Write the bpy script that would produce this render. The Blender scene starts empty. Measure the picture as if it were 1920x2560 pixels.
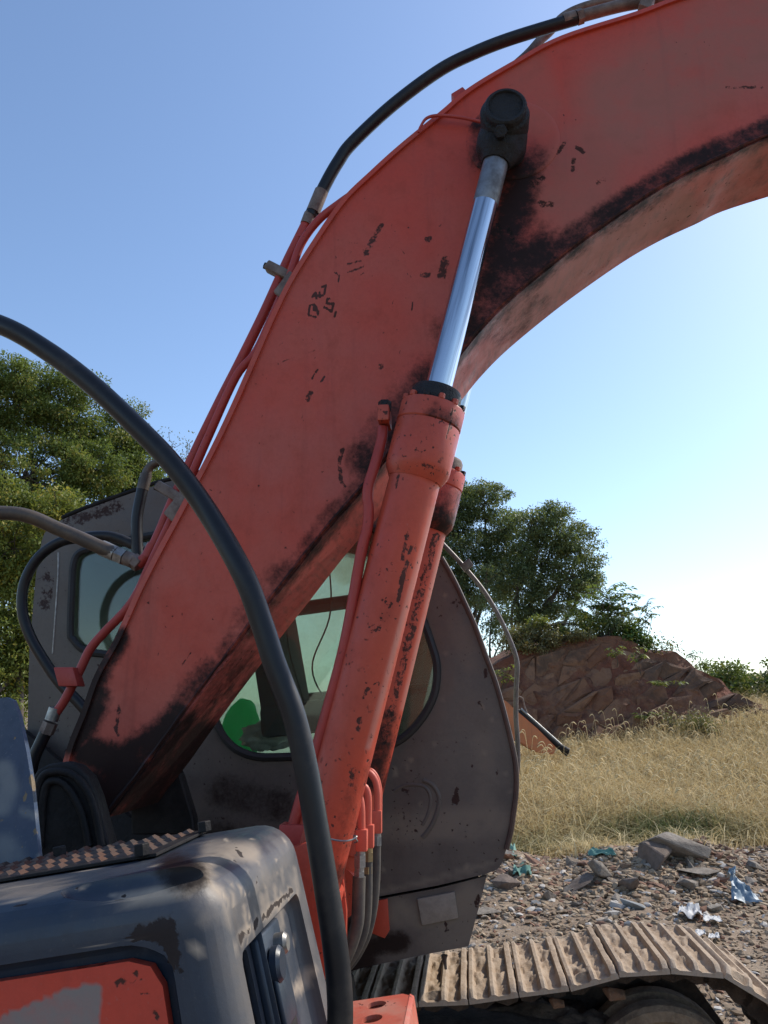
import bpy, bmesh, math, random
import numpy as np
from mathutils import Vector, Matrix, noise as mnoise
from mathutils.geometry import delaunay_2d_cdt

# ------------------------------------------------------------------ camera, sky, sun, exposure
SC = bpy.context.scene
COL = SC.collection
FPX = 1923.0                       # focal length in pixels of the 1920 x 2560 photograph
PITCH = math.radians(14.3)
CAMZ = 1.92
SUN_AZ, SUN_EL = math.radians(60), math.radians(42)
cam = bpy.data.cameras.new('camera')
camo = bpy.data.objects.new('camera', cam); COL.objects.link(camo)
cam.sensor_fit = 'VERTICAL'; cam.angle = 2*math.atan(1280/FPX)
cam.clip_start = 0.05; cam.clip_end = 2000
camo.location = (0, 0, CAMZ); camo.rotation_euler = (math.pi/2+PITCH, 0, 0)
SC.camera = camo
world = bpy.data.worlds.new('World'); SC.world = world; world.use_nodes = True
wn = world.node_tree; wn.nodes.clear()
sky = wn.nodes.new('ShaderNodeTexSky'); sky.sky_type = 'NISHITA'; sky.sun_disc = False
sky.sun_elevation = SUN_EL; sky.sun_rotation = SUN_AZ
sky.altitude = 50; sky.air_density = 1.0; sky.dust_density = 0.75; sky.ozone_density = 3.0
bg = wn.nodes.new('ShaderNodeBackground'); bg.inputs[1].default_value = 0.15
wo = wn.nodes.new('ShaderNodeOutputWorld')
wn.links.new(sky.outputs[0], bg.inputs[0]); wn.links.new(bg.outputs[0], wo.inputs[0])
sun = bpy.data.lights.new('sun', 'SUN'); sun.energy = 3.0; sun.angle = math.radians(0.53); sun.color = (1, 0.94, 0.84)
suno = bpy.data.objects.new('sun', sun); COL.objects.link(suno)
SDIR = Vector((math.sin(SUN_AZ)*math.cos(SUN_EL), math.cos(SUN_AZ)*math.cos(SUN_EL), math.sin(SUN_EL)))
suno.rotation_euler = SDIR.to_track_quat('Z', 'Y').to_euler()
suno.location = (8, 4, 14)
SC.view_settings.view_transform = 'Standard'; SC.view_settings.look = 'None'
SC.view_settings.exposure = 0.56; SC.view_settings.gamma = 1.0; SC.view_settings.use_curve_mapping = False
SC.cycles.max_bounces = 8; SC.cycles.transparent_max_bounces = 16

# ------------------------------------------------------------------ survey geometry
# the machine's own directions: F forward (to the right of the photo), L to its left (away), z up
AZM = math.radians(6); TH = math.radians(9.5)
CAM = np.array([0, 0, CAMZ]); LV = np.array([math.sin(AZM), math.cos(AZM), 0]); FV = np.array([math.cos(AZM), -math.sin(AZM), 0])
ZV = np.array([0, 0, 1.0])
def ray(x, y):
    cx = (x-960)/FPX; cy = (1280-y)/FPX
    return np.array([cx, math.cos(PITCH)-cy*math.sin(PITCH), math.sin(PITCH)+cy*math.cos(PITCH)])
def P(x, y, v):                     # the point of the vertical machine plane at lateral distance v
    d = ray(x, y); return CAM+d*(v/d.dot(LV))
def PD(x, y, d):                    # the point at distance d straight ahead
    r = ray(x, y); return CAM+r*(d/r[1])
def UZ(x, y, v):
    p = P(x, y, v); return (float(p.dot(FV)), float(p[2]))
def W(u, v, z): return FV*u+LV*v+ZV*z
def AB(a, b):                       # machine axes pitched nose-up by TH
    return (a*math.cos(TH)-b*math.sin(TH), a*math.sin(TH)+b*math.cos(TH))
def proj(co):
    q = co-CAM; dep = q[:, 1]*math.cos(PITCH)+q[:, 2]*math.sin(PITCH); up = -q[:, 1]*math.sin(PITCH)+q[:, 2]*math.cos(PITCH)
    return np.stack([960+FPX*q[:, 0]/dep, 1280-FPX*up/dep], 1)
CROPS = dict(A=(0, 800, .5787), B=(0, 1600, .5787), C=(800, 0, .6751), D=(900, 900, .3014), E=(1200, 1300, .434), F=(800, 1900, .6751),
             G=(500, 1300, .3617), H=(500, 200, .3617), I=(0, 1150, .3616), J=(900, 1350, .339), K=(660, 1900, .3617), M=(0, 2000, .4822),
             N=(1200, 2080, .434), S=(0, 0, 1.0))
def Q(c, *pts):
    x0, y0, s = CROPS[c]; return [(x0+s*x, y0+s*y) for x, y in pts]

# ------------------------------------------------------------------ object helpers
ROOT = np.array(W(-0.4, 2.57, -0.08))
def tag(o, label=None, cat=None, group=None, kind=None):
    if label: o['label'] = label
    if cat: o['category'] = cat
    if group: o['group'] = group
    if kind: o['kind'] = kind
    return o
def empty(name, loc=(0, 0, 0), parent=None):
    o = bpy.data.objects.new(name, None); COL.objects.link(o); o.location = loc; o.parent = parent
    o.empty_display_size = .1
    return o
def link(name, me, mat=None, parent=None, smooth=None):
    o = bpy.data.objects.new(name, me); COL.objects.link(o)
    if mat and not me.materials: me.materials.append(mat)
    if parent: o.parent = parent
    if smooth is not None:
        for p in me.polygons: p.use_smooth = True
        if smooth < 180: me.set_sharp_from_angle(angle=math.radians(smooth))
    return o
def mesh(name, verts, faces, off=None):
    me = bpy.data.meshes.new(name); v = np.asarray(verts, float)
    if off is not None: v = v-off
    me.from_pydata(v.tolist(), [], [tuple(f) for f in faces]); me.update(); return me
def quads_mesh(name, verts, nq, k=4):           # fast: nq separate k-gons
    me = bpy.data.meshes.new(name); n = len(verts)
    me.vertices.add(n); me.vertices.foreach_set('co', np.asarray(verts, np.float32).ravel())
    me.loops.add(nq*k); me.loops.foreach_set('vertex_index', np.arange(nq*k, dtype=np.int32))
    me.polygons.add(nq); me.polygons.foreach_set('loop_start', np.arange(0, nq*k, k, dtype=np.int32))
    me.update(calc_edges=True); return me
def bm_mesh(name, bm):
    me = bpy.data.meshes.new(name); bm.to_mesh(me); bm.free(); return me
def mpart(name, verts, faces, mat, parent, smooth=30, fix=True):   # a machine part, world coordinates in
    me = mesh(name, verts, faces, ROOT)
    if fix:
        bm = bmesh.new(); bm.from_mesh(me); bmesh.ops.recalc_face_normals(bm, faces=bm.faces); bm.to_mesh(me); bm.free()
    return link(name, me, mat, parent, smooth)
def spline(pts, n=8):
    p = [np.asarray(q, float) for q in pts]
    if len(p) < 3: return p
    p = [2*p[0]-p[1]]+p+[2*p[-1]-p[-2]]; out = []
    for i in range(1, len(p)-2):
        for k in range(n):
            t = k/n; a, b, c, d = p[i-1], p[i], p[i+1], p[i+2]
            out.append(.5*((2*b)+(c-a)*t+(2*a-5*b+4*c-d)*t*t+(3*b-a-3*c+d)*t**3))
    out.append(p[-2]); return out
def tube_geo(pts, r, n=14, cap=True, smooth=8):
    pts = [np.asarray(q, float) for q in pts]
    rr = r if hasattr(r, '__len__') else [r]*len(pts)
    if smooth and len(pts) > 2:
        sp = spline([np.append(q, k) for q, k in zip(pts, rr)], smooth); pts = [q[:3] for q in sp]; rr = [max(q[3], 1e-4) for q in sp]
    V, Fc = [], []; N0 = None
    for i, q in enumerate(pts):
        t = pts[min(i+1, len(pts)-1)]-pts[max(i-1, 0)]; t = t/(np.linalg.norm(t)+1e-9)
        if N0 is None:
            N0 = np.cross(t, ZV if abs(t[2]) < .9 else np.array([1., 0, 0]))
        N0 = N0-t*N0.dot(t); N0 /= np.linalg.norm(N0)+1e-9; B = np.cross(t, N0)
        for k in range(n):
            a = 2*math.pi*k/n; V.append(q+rr[i]*(math.cos(a)*N0+math.sin(a)*B))
    for i in range(len(pts)-1):
        for k in range(n):
            Fc.append((i*n+k, i*n+(k+1) % n, (i+1)*n+(k+1) % n, (i+1)*n+k))
    if cap:
        Fc.append(tuple(range(n))[::-1]); m = (len(pts)-1)*n; Fc.append(tuple(range(m, m+n)))
    return V, Fc
def tube(name, pts, r, mat, parent, n=14, smooth=8):
    V, Fc = tube_geo(pts, r, n, True, smooth); return mpart(name, V, Fc, mat, parent, 40)
def lathe_geo(p0, p1, prof, n=32):              # prof: (distance along axis, radius)
    p0 = np.asarray(p0, float); ax = np.asarray(p1, float)-p0; ax /= np.linalg.norm(ax)
    return tube_raw([(p0+ax*t, r) for t, r in prof], ax, n)
def tube_raw(rings, ax, n):
    N0 = np.cross(ax, LV if abs(ax.dot(LV)) < .9 else ZV); N0 /= np.linalg.norm(N0); B = np.cross(ax, N0); V, Fc = [], []
    for q, r in rings:
        for k in range(n):
            a = 2*math.pi*k/n; V.append(q+r*(math.cos(a)*N0+math.sin(a)*B))
    for i in range(len(rings)-1):
        for k in range(n): Fc.append((i*n+k, i*n+(k+1) % n, (i+1)*n+(k+1) % n, (i+1)*n+k))
    Fc.append(tuple(range(n))[::-1]); m = (len(rings)-1)*n; Fc.append(tuple(range(m, m+n)))
    return V, Fc
def lathe(name, p0, p1, prof, mat, parent, n=32, smooth=35):
    V, Fc = lathe_geo(p0, p1, prof, n); return mpart(name, V, Fc, mat, parent, smooth)
def prism(name, outline, v0, v1, mat, parent, bevel=.006, seg=2, smooth=35):   # outline in (u, z), thick from v0 to v1
    bm = bmesh.new()
    a = [bm.verts.new(Vector(W(u, v0, z)-ROOT)) for u, z in outline]; b = [bm.verts.new(Vector(W(u, v1, z)-ROOT)) for u, z in outline]
    n = len(a); bm.faces.new(a); bm.faces.new(b[::-1])
    for i in range(n): bm.faces.new((a[i], b[i], b[(i+1) % n], a[(i+1) % n]))
    bmesh.ops.recalc_face_normals(bm, faces=bm.faces)
    if bevel:
        es = [e for e in bm.edges if len(e.link_faces) == 2 and e.calc_face_angle(0) > .35]
        bmesh.ops.bevel(bm, geom=es, offset=bevel, segments=seg, affect='EDGES', profile=.6)
    return link(name, bm_mesh(name, bm), mat, parent, smooth)
def PXU(v, c, *pts): return [UZ(x, y, v) for x, y in Q(c, *pts)]
def inside(pt, poly):
    x, y = pt; r = False; n = len(poly); j = n-1
    for i in range(n):
        xi, yi = poly[i]; xj, yj = poly[j]
        if (yi > y) != (yj > y) and x < (xj-xi)*(y-yi)/(yj-yi)+xi: r = not r
        j = i
    return r
def panel(name, outline, holes, v0, v1, step, mat, parent, smooth=40):  # flat sheet in (u, z) with holes, fine mesh, real thickness
    pts, edges = [], []
    def loop(pl):
        s = len(pts); out = []
        for i in range(len(pl)):
            a, b = np.array(pl[i]), np.array(pl[(i+1) % len(pl)]); m = max(1, int(np.linalg.norm(b-a)/step/1.5))
            for k in range(m): out.append(a+(b-a)*k/m)
        pts.extend(out); n = len(out)
        edges.extend((s+i, s+(i+1) % n) for i in range(n))
    loop(outline)
    for h in holes: loop(h)
    us = [q[0] for q in outline]; zs = [q[1] for q in outline]; rng = random.Random(5)
    for u in np.arange(min(us), max(us), step):
        for z in np.arange(min(zs), max(zs), step):
            q = (u+rng.uniform(-.2, .2)*step, z+rng.uniform(-.2, .2)*step)
            if inside(q, outline) and not any(inside(q, h) for h in holes): pts.append(np.array(q))
    vs, es, fs, *_ = delaunay_2d_cdt([Vector(q) for q in pts], edges, [], 0, 1e-6)
    good = []
    for fc in fs:
        c = sum((Vector(vs[i]) for i in fc), Vector((0, 0)))/len(fc)
        if inside(c, outline) and not any(inside(c, h) for h in holes): good.append(tuple(fc))
    n = len(vs); V = [W(q[0], v0, q[1]) for q in vs]+[W(q[0], v1, q[1]) for q in vs]
    cnt = {}
    for fc in good:
        for i in range(len(fc)):
            e = (fc[i], fc[(i+1) % len(fc)]); cnt[e] = 1
    Fc = list(good)+[tuple(i+n for i in fc[::-1]) for fc in good]
    for (a, b) in cnt:
        if (b, a) not in cnt: Fc.append((b, a, a+n, b+n))
    return mpart(name, V, Fc, mat, parent, smooth)
def box_geo(cx, cy, cz, sx, sy, sz):
    V = [np.array([cx+i*sx/2, cy+j*sy/2, cz+k*sz/2]) for i in (-1, 1) for j in (-1, 1) for k in (-1, 1)]
    return V, [(0, 1, 3, 2), (4, 6, 7, 5), (0, 4, 5, 1), (2, 3, 7, 6), (0, 2, 6, 4), (1, 5, 7, 3)]
def obox(name, c, ax, ay, az, mat, parent, bevel=.004):    # oriented box: centre and three half axes
    c = np.asarray(c, float); bm = bmesh.new(); vs = {}
    for i in (-1, 1):
        for j in (-1, 1):
            for k in (-1, 1): vs[i, j, k] = bm.verts.new(Vector(c+i*np.asarray(ax)+j*np.asarray(ay)+k*np.asarray(az)-ROOT))
    for q in ([(-1, -1, -1), (-1, -1, 1), (-1, 1, 1), (-1, 1, -1)], [(1, -1, -1), (1, 1, -1), (1, 1, 1), (1, -1, 1)], [(-1, -1, -1), (1, -1, -1), (1, -1, 1), (-1, -1, 1)],
              [(-1, 1, -1), (-1, 1, 1), (1, 1, 1), (1, 1, -1)], [(-1, -1, -1), (-1, 1, -1), (1, 1, -1), (1, -1, -1)], [(-1, -1, 1), (1, -1, 1), (1, 1, 1), (-1, 1, 1)]):
        bm.faces.new([vs[k] for k in q])
    bmesh.ops.recalc_face_normals(bm, faces=bm.faces)
    if bevel: bmesh.ops.bevel(bm, geom=list(bm.edges), offset=bevel, segments=2, affect='EDGES', profile=.6)
    return link(name, bm_mesh(name, bm), mat, parent, 35)
def refine(o, size, its=5):
    bm = bmesh.new(); bm.from_mesh(o.data)
    bmesh.ops.triangulate(bm, faces=bm.faces)
    for _ in range(its):
        es = [e for e in bm.edges if e.calc_length() > size]
        if not es: break
        bmesh.ops.subdivide_edges(bm, edges=es, cuts=1)
        bmesh.ops.triangulate(bm, faces=[f for f in bm.faces if len(f.verts) > 4])
    bm.to_mesh(o.data); bm.free()
def co_of(o):
    me = o.data; a = np.empty(len(me.vertices)*3, np.float32); me.vertices.foreach_get('co', a); return a.reshape(-1, 3).astype(float)
def paint(o, strokes, off=None, extra=None):     # stains, chips and some painted glint and shade, stored on the surface: (channel, radius, value, points)
    co = co_of(o)+(ROOT if off is None else off); px = proj(co); out = np.zeros((len(co), 4), np.float32); out[:, 3] = 1
    for ch, rad, val, pts in strokes:
        if ch == 0 and rad < 22: ch = 1; rad *= .95; val *= .72      # small dark marks are chips with a hard edge
        soft = 1.9 if ch == 0 else 1.35
        p = np.array(pts, float)
        if len(p) == 1: p = np.vstack([p, p+.01])
        d = np.full(len(px), 1e9)
        for a, b in zip(p[:-1], p[1:]):
            ab = b-a; t = np.clip(((px-a)@ab)/(ab@ab+1e-9), 0, 1); d = np.minimum(d, np.linalg.norm(px-a-t[:, None]*ab, axis=1))
        t = np.clip((rad*soft-d)/(rad*(soft-.4)), 0, 1); out[:, ch] = np.maximum(out[:, ch], val*t*t*(3-2*t))
    if extra is not None: extra(co, px, out)
    at = o.data.color_attributes.new('wear_and_light', 'FLOAT_COLOR', 'POINT'); at.data.foreach_set('color', out.ravel())

# ------------------------------------------------------------------ material helpers
def mat(name):
    m = bpy.data.materials.new(name); m.use_nodes = True; m.node_tree.nodes.clear(); return m, m.node_tree
def nd(nt, typ, ins=None, **props):
    n = nt.nodes.new('ShaderNode'+typ)
    for k, v in props.items(): setattr(n, k, v)
    for k, v in (ins or {}).items():
        s = n.inputs[k]
        if isinstance(v, bpy.types.NodeSocket): nt.links.new(v, s)
        elif isinstance(v, (tuple, list)) and len(v) == 3 and s.type == 'RGBA': s.default_value = (*v, 1)
        else: s.default_value = v
    return n
def mth(nt, op, a, b=None, c=None, clamp=False):
    ins = {0: a}
    if b is not None: ins[1] = b
    if c is not None: ins[2] = c
    n = nd(nt, 'Math', ins, operation=op); n.use_clamp = clamp; return n.outputs[0]
def mix(nt, f, a, b): return nd(nt, 'Mix', {0: f, 6: a, 7: b}, data_type='RGBA').outputs[2]
def ramp(nt, x, lo, hi, a=0., b=1.):
    return nd(nt, 'MapRange', {0: x, 1: lo, 2: hi, 3: a, 4: b}, interpolation_type='SMOOTHSTEP').outputs[0]
def coords(nt, kind='Object', scale=None):
    c = nd(nt, 'TexCoord').outputs[kind]
    return c if scale is None else nd(nt, 'Mapping', {0: c, 3: scale}).outputs[0]
def noise(nt, sc, det=5, co=None, rough=.6, dist=0.):
    return nd(nt, 'TexNoise', {'Vector': co if co is not None else coords(nt), 'Scale': sc, 'Detail': det, 'Roughness': rough, 'Distortion': dist}).outputs[0]
def out(nt, sh): nd(nt, 'OutputMaterial', {0: sh})
def princ(nt, col, rough=.5, metal=0., normal=None, spec=None, coat=0.):
    ins = {'Base Color': col, 'Roughness': rough, 'Metallic': metal, 'Coat Weight': coat}
    if normal is not None: ins['Normal'] = normal
    if spec is not None: ins['Specular IOR Level'] = spec
    return nd(nt, 'BsdfPrincipled', ins).outputs[0]
def bump(nt, h, st=.3, d=.01): return nd(nt, 'Bump', {'Strength': st, 'Distance': d, 'Height': h}).outputs[0]
def paint_mat(name, col, col2, rough=.42, rust=(.045, .02, .014), grease=(.012, .0105, .0095), dust=(.30, .22, .15), chips=.70, dusty=0., grime=.25, metal=0., streak=None, speck=.16):
    m, nt = mat(name); at = nd(nt, 'Attribute', attribute_name='wear_and_light'); sep = nd(nt, 'SeparateColor', {0: at.outputs[0]}); R, G, B = sep.outputs[:3]
    big = noise(nt, 1.7, 4); med = noise(nt, 11, 8, rough=.65); fine = noise(nt, 70, 6, rough=.7); chip = noise(nt, 38, 5, rough=.55, dist=.6); zone = noise(nt, 4.2, 3)
    c = mix(nt, ramp(nt, big, .35, .68), col, col2)
    c = mix(nt, ramp(nt, med, .5, .8, 0, grime), c, tuple(x*.45 for x in col))
    if streak:
        st = noise(nt, 9, 6, coords(nt, 'Object', streak), .65); c = mix(nt, ramp(nt, st, .45, .75, 0, .7), c, (.055, .033, .026))
    c = mix(nt, ramp(nt, fine, .35, .75, 0, .22), c, tuple(x*.55+.003 for x in col)); c = mix(nt, ramp(nt, noise(nt, 150, 2), .62, .75, 0, speck), c, dust)
    run = noise(nt, 3, 6, coords(nt, 'Object', (6, 6, .55)), .65); c = mix(nt, ramp(nt, run, .52, .8, 0, .34), c, tuple(x*.28+.006 for x in col))
    c = mix(nt, mth(nt, 'MULTIPLY', B, ramp(nt, med, .25, .6, .55, 1.)), c, dust)
    if dusty: c = mix(nt, mth(nt, 'MULTIPLY', ramp(nt, med, .35, .7), dusty), c, dust)
    cm = mth(nt, 'MULTIPLY', ramp(nt, noise(nt, 62, 3, rough=.5), chips, chips+.04), ramp(nt, zone, .42, .58))
    gn = mth(nt, 'ADD', mth(nt, 'MULTIPLY', mth(nt, 'SUBTRACT', chip, .5), .9), mth(nt, 'MULTIPLY', mth(nt, 'SUBTRACT', fine, .5), 1.1))
    gm = ramp(nt, mth(nt, 'ADD', G, gn), .46, .66)
    gm = mth(nt, 'MULTIPLY', gm, ramp(nt, G, .02, .15)); rm = mth(nt, 'MAXIMUM', cm, gm)
    c = mix(nt, mth(nt, 'MULTIPLY', rm, .92), c, mix(nt, fine, rust, tuple(x*.4 for x in rust)))
    g2 = mth(nt, 'ADD', R, mth(nt, 'ADD', mth(nt, 'MULTIPLY', mth(nt, 'SUBTRACT', med, .5), 1.3), mth(nt, 'MULTIPLY', mth(nt, 'SUBTRACT', fine, .5), .7)))
    gr = mth(nt, 'MULTIPLY', ramp(nt, g2, .10, .95), ramp(nt, R, .0, .25)); c = mix(nt, mth(nt, 'MULTIPLY', gr, .97), c, grease)
    rg = mth(nt, 'ADD', ramp(nt, med, .3, .7, rough-.06, rough+.14), mth(nt, 'MULTIPLY', rm, .3))
    rg = mth(nt, 'ADD', rg, mth(nt, 'MULTIPLY', B, .3), clamp=True)
    h = mth(nt, 'SUBTRACT', mth(nt, 'MULTIPLY', fine, .35), mth(nt, 'MULTIPLY', rm, .5)); h = mth(nt, 'ADD', h, mth(nt, 'MULTIPLY', mth(nt, 'MULTIPLY', gr, med), 1.0))
    out(nt, princ(nt, c, rg, metal, bump(nt, h, .35, .004), mth(nt, 'SUBTRACT', .34, mth(nt, 'MULTIPLY', gr, .22)))); return m
def simple_mat(name, c1, c2, sc=12, rough=.6, metal=0., bst=.3, bd=.005, lo=.35, hi=.65, spec=None):
    m, nt = mat(name); a = noise(nt, sc, 8, rough=.65); b = noise(nt, sc*7, 4)
    c = mix(nt, ramp(nt, mth(nt, 'ADD', mth(nt, 'MULTIPLY', a, .75), mth(nt, 'MULTIPLY', b, .25)), lo, hi), c1, c2)
    out(nt, princ(nt, c, ramp(nt, a, .3, .7, rough-.08, rough+.1), metal, bump(nt, mth(nt, 'ADD', a, mth(nt, 'MULTIPLY', b, .4)), bst, bd), spec)); return m
ORANGE = (.49, .058, .029); ORANGE2 = (.44, .088, .056)
M_boom = paint_mat('boom_paint', ORANGE, ORANGE2, .40, dust=(.30, .125, .095), chips=.70, grime=.38)
M_under = paint_mat('boom_underside_paint', (.45, .085, .062), (.38, .095, .078), .5, dust=(.30, .20, .17), chips=.66, grime=.6, streak=(1.0, 1.0, 6.0))
M_cyl = paint_mat('cylinder_paint', (.50, .062, .030), (.42, .074, .042), .38, dust=(.38, .20, .16), chips=.63, grime=.5)
M_pipe = paint_mat('pipe_paint', (.42, .050, .036), (.35, .046, .036), .42, chips=.70, grime=.3)
M_pipe_lit = paint_mat('sunlit_pipe_paint', (.62, .12, .07), (.55, .12, .08), .42, chips=.78, grime=.15)  # pipe paint lightened, sunlight put into the colour
M_cab = paint_mat('cab_paint', (.082, .066, .059), (.112, .092, .078), .40, rust=(.040, .013, .010), dust=(.22, .175, .13), chips=.66, grime=.4, dusty=.2, grease=(.02, .012, .010))
M_hood = paint_mat('hood_paint', (.020, .032, .052), (.036, .050, .070), .33, rust=(.022, .012, .010), dust=(.38, .30, .22), chips=.74, grime=.5, dusty=.03, speck=.05,  grease=(.012, .008, .007))
M_blue = paint_mat('blue_cover_paint', (.035, .060, .115), (.060, .085, .125), .45, rust=(.30, .22, .13), dust=(.30, .30, .28), chips=.70, grime=.5)
M_side = paint_mat('orange_panel_paint', (.52, .060, .035), (.48, .065, .042), .38, rust=(.055, .03, .02), dust=(.23, .19, .17), chips=.72, grime=.15)
M_step = paint_mat('step_paint', (.50, .095, .055), (.46, .11, .07), .55, dust=(.40, .30, .22), chips=.66, grime=.45, dusty=.45)
M_black = simple_mat('greasy_black_steel', (.010, .0095, .010), (.024, .021, .020), 9, .6, bst=.5, bd=.012, spec=.18)
M_grease = simple_mat('black_grease_lump', (.008, .008, .009), (.020, .020, .021), 24, .5, bst=.9, bd=.015, spec=.3)
M_rubber = simple_mat('hose_rubber', (.010, .010, .012), (.045, .037, .031), 7, .40, bst=.15, bd=.002, lo=.48, hi=.78, spec=.32)
M_hose_brown = simple_mat('dusty_hose_rubber', (.10, .070, .045), (.05, .040, .034), 16, .5, bst=.2, bd=.002)
M_hose_dust = simple_mat('muddy_hose_rubber', (.10, .082, .062), (.055, .048, .042), 14, .65, bst=.2, bd=.002)
M_steel = simple_mat('zinc_fitting', (.34, .33, .31), (.20, .19, .175), 30, .42, .7, bst=.25, bd=.002)
M_brass = simple_mat('yellow_zinc_fitting', (.36, .27, .13), (.22, .16, .085), 30, .42, .6, bst=.25, bd=.002)
M_clamp = simple_mat('worn_clamp_steel', (.20, .15, .12), (.11, .075, .06), 25, .6, .2, bst=.3, bd=.003)
M_gasket = simple_mat('window_gasket_rubber', (.010, .010, .011), (.020, .019, .019), 20, .6)
M_brownrim = simple_mat('rusty_rim_steel', (.055, .030, .022), (.10, .06, .042), 14, .6, bst=.4)
M_rail = simple_mat('worn_handrail_steel', (.075, .055, .048), (.14, .11, .095), 22, .45, .2, bst=.3, bd=.003)
M_seat = simple_mat('seat_fabric', (.018, .018, .020), (.035, .033, .034), 40, .8)
M_inside = simple_mat('cab_lining', (.10, .10, .095), (.16, .155, .145), 6, .8)
M_plate = simple_mat('dusty_plate', (.20, .165, .13), (.27, .225, .18), 30, .55, bst=.2, bd=.002)
M_dullrod = simple_mat('dull_rod_end', (.20, .21, .23), (.10, .10, .11), 14, .45, .6, bst=.2, bd=.002)
def chrome():
    m, nt = mat('polished_chrome_rod'); a = noise(nt, 6, 6, coords(nt, 'Object', (1, 1, .15)))
    out(nt, princ(nt, mix(nt, ramp(nt, noise(nt, 1, 5, nd(nt, 'Mapping', {0: nd(nt, 'Mapping', {0: coords(nt), 2: (0, -.262, 0)}).outputs[0], 3: (45, 45, 1.0)}).outputs[0], .6), .45, .72), (.56, .58, .62), (.22, .24, .28)), ramp(nt, a, .4, .7, .06, .18), 1., bump(nt, noise(nt, 90, 3), .04, .001))); return m  # darker lengthwise streaks painted in for reflections along the rod
M_chrome = chrome()
def glass(name, tint, dust, dcol, rough=.03):
    m, nt = mat(name); n = noise(nt, 5, 7, rough=.7); f = noise(nt, 60, 4)
    tr = nd(nt, 'BsdfTransparent', {0: tint}).outputs[0]; gl = nd(nt, 'BsdfGlossy', {0: (1, 1, 1), 'Roughness': rough}).outputs[0]
    fr = nd(nt, 'Fresnel', {0: 1.5}).outputs[0]; a = nd(nt, 'MixShader', {0: fr, 1: tr, 2: gl}).outputs[0]
    df = nd(nt, 'BsdfDiffuse', {0: dcol}).outputs[0]; tl = nd(nt, 'BsdfTranslucent', {0: dcol}).outputs[0]
    d = nd(nt, 'MixShader', {0: .6, 1: df, 2: tl}).outputs[0]
    k = ramp(nt, mth(nt, 'ADD', mth(nt, 'MULTIPLY', n, .7), mth(nt, 'MULTIPLY', f, .3)), .35, .7, dust*.8, dust*1.15)
    out(nt, nd(nt, 'MixShader', {0: k, 1: a, 2: d}).outputs[0]); return m
M_glass = glass('green_tinted_glass', (.84, .94, .88), .07, (.42, .47, .43))
M_glass_far = glass('dusty_green_glass', (.82, .92, .86), .60, (.76, .83, .74))

# ------------------------------------------------------------------ ground
def sm(x, a, b): t = np.clip((x-a)/(b-a), 0, 1); return t*t*(3-2*t)
def ground_z(x, y):
    x = np.asarray(x, float); y = np.asarray(y, float)
    rise = .082*np.clip(y-11.2, 0, 14)+.03*np.clip(y-25.2, 0, 40)+.068*sm(x, 4.0, 9.5)*np.clip(y-11, 0, 22)
    left = .17*np.clip(x-.6, -5, 0)*(1-sm(y, 7, 13))
    berm = .36*np.exp(-((y-9.9-.08*(x-4))/.95)**2)*sm(x, .3, 1.6)*(.8+.2*np.sin(x*2.1+1)+.12*np.sin(x*5.3))
    wob = .03*np.sin(x*1.3+y*.7)+.025*np.sin(x*2.9-y*1.7+2)+.05*np.sin(x*.5+1)*np.sin(y*.45)
    return rise+left+berm+wob*sm(np.hypot(x-1, y-3), 1.5, 5)
def build_ground():
    xs = np.concatenate([np.linspace(-700, -40, 16), np.linspace(-36, -4, 30), np.linspace(-3.5, 14, 150), np.linspace(14.5, 40, 30), np.linspace(44, 700, 16)])
    ys = np.concatenate([np.linspace(-300, -8, 10), np.linspace(-6, 3.5, 24), np.linspace(3.7, 13, 130), np.linspace(13.2, 40, 60), np.linspace(44, 900, 18)])
    X, Y = np.meshgrid(xs, ys); Z = ground_z(X, Y)
    nx, ny = len(xs), len(ys); V = np.stack([X, Y, Z], -1).reshape(-1, 3)
    near = (np.abs(V[:, 0]-5) < 9) & (np.abs(V[:, 1]-8.5) < 5)
    for i in np.nonzero(near)[0]:
        V[i, 2] += .03*mnoise.fractal(Vector(V[i]*2.3), 1., 2., 4)
    Fc = [(j*nx+i, j*nx+i+1, (j+1)*nx+i+1, (j+1)*nx+i) for j in range(ny-1) for i in range(nx-1)]
    m, nt = mat('dry_dirt'); p = coords(nt); a = noise(nt, .8, 8, p, .7); b = noise(nt, 9, 8, p, .7); c = noise(nt, 55, 5, p, .7)
    col = mix(nt, ramp(nt, a, .35, .65), (.25, .165, .098), (.34, .245, .155)); col = mix(nt, ramp(nt, b, .42, .66, 0, .65), col, (.13, .085, .058))
    col = mix(nt, ramp(nt, c, .5, .7, 0, .6), col, (.42, .35, .28))
    out(nt, princ(nt, col, .93, 0, bump(nt, mth(nt, 'ADD', b, mth(nt, 'MULTIPLY', c, .6)), .9, .03)))
    o = link('ground', mesh('ground', V, Fc), m, None, 180); tag(o, 'dry brown dirt ground rising towards the field', kind='structure'); return o
build_ground()

# ------------------------------------------------------------------ EXCAVATOR
EX = empty('excavator', ROOT)
tag(EX, 'old orange-red excavator with raised boom, chrome cylinders and dark grey cab', 'excavator')
V_CYL, V_FAR, V_B0, V_B1, V_CAB, V_CAB2, V_TR = 2.25, 2.93, 2.37, 2.76, 3.20, 4.15, 3.32

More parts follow.
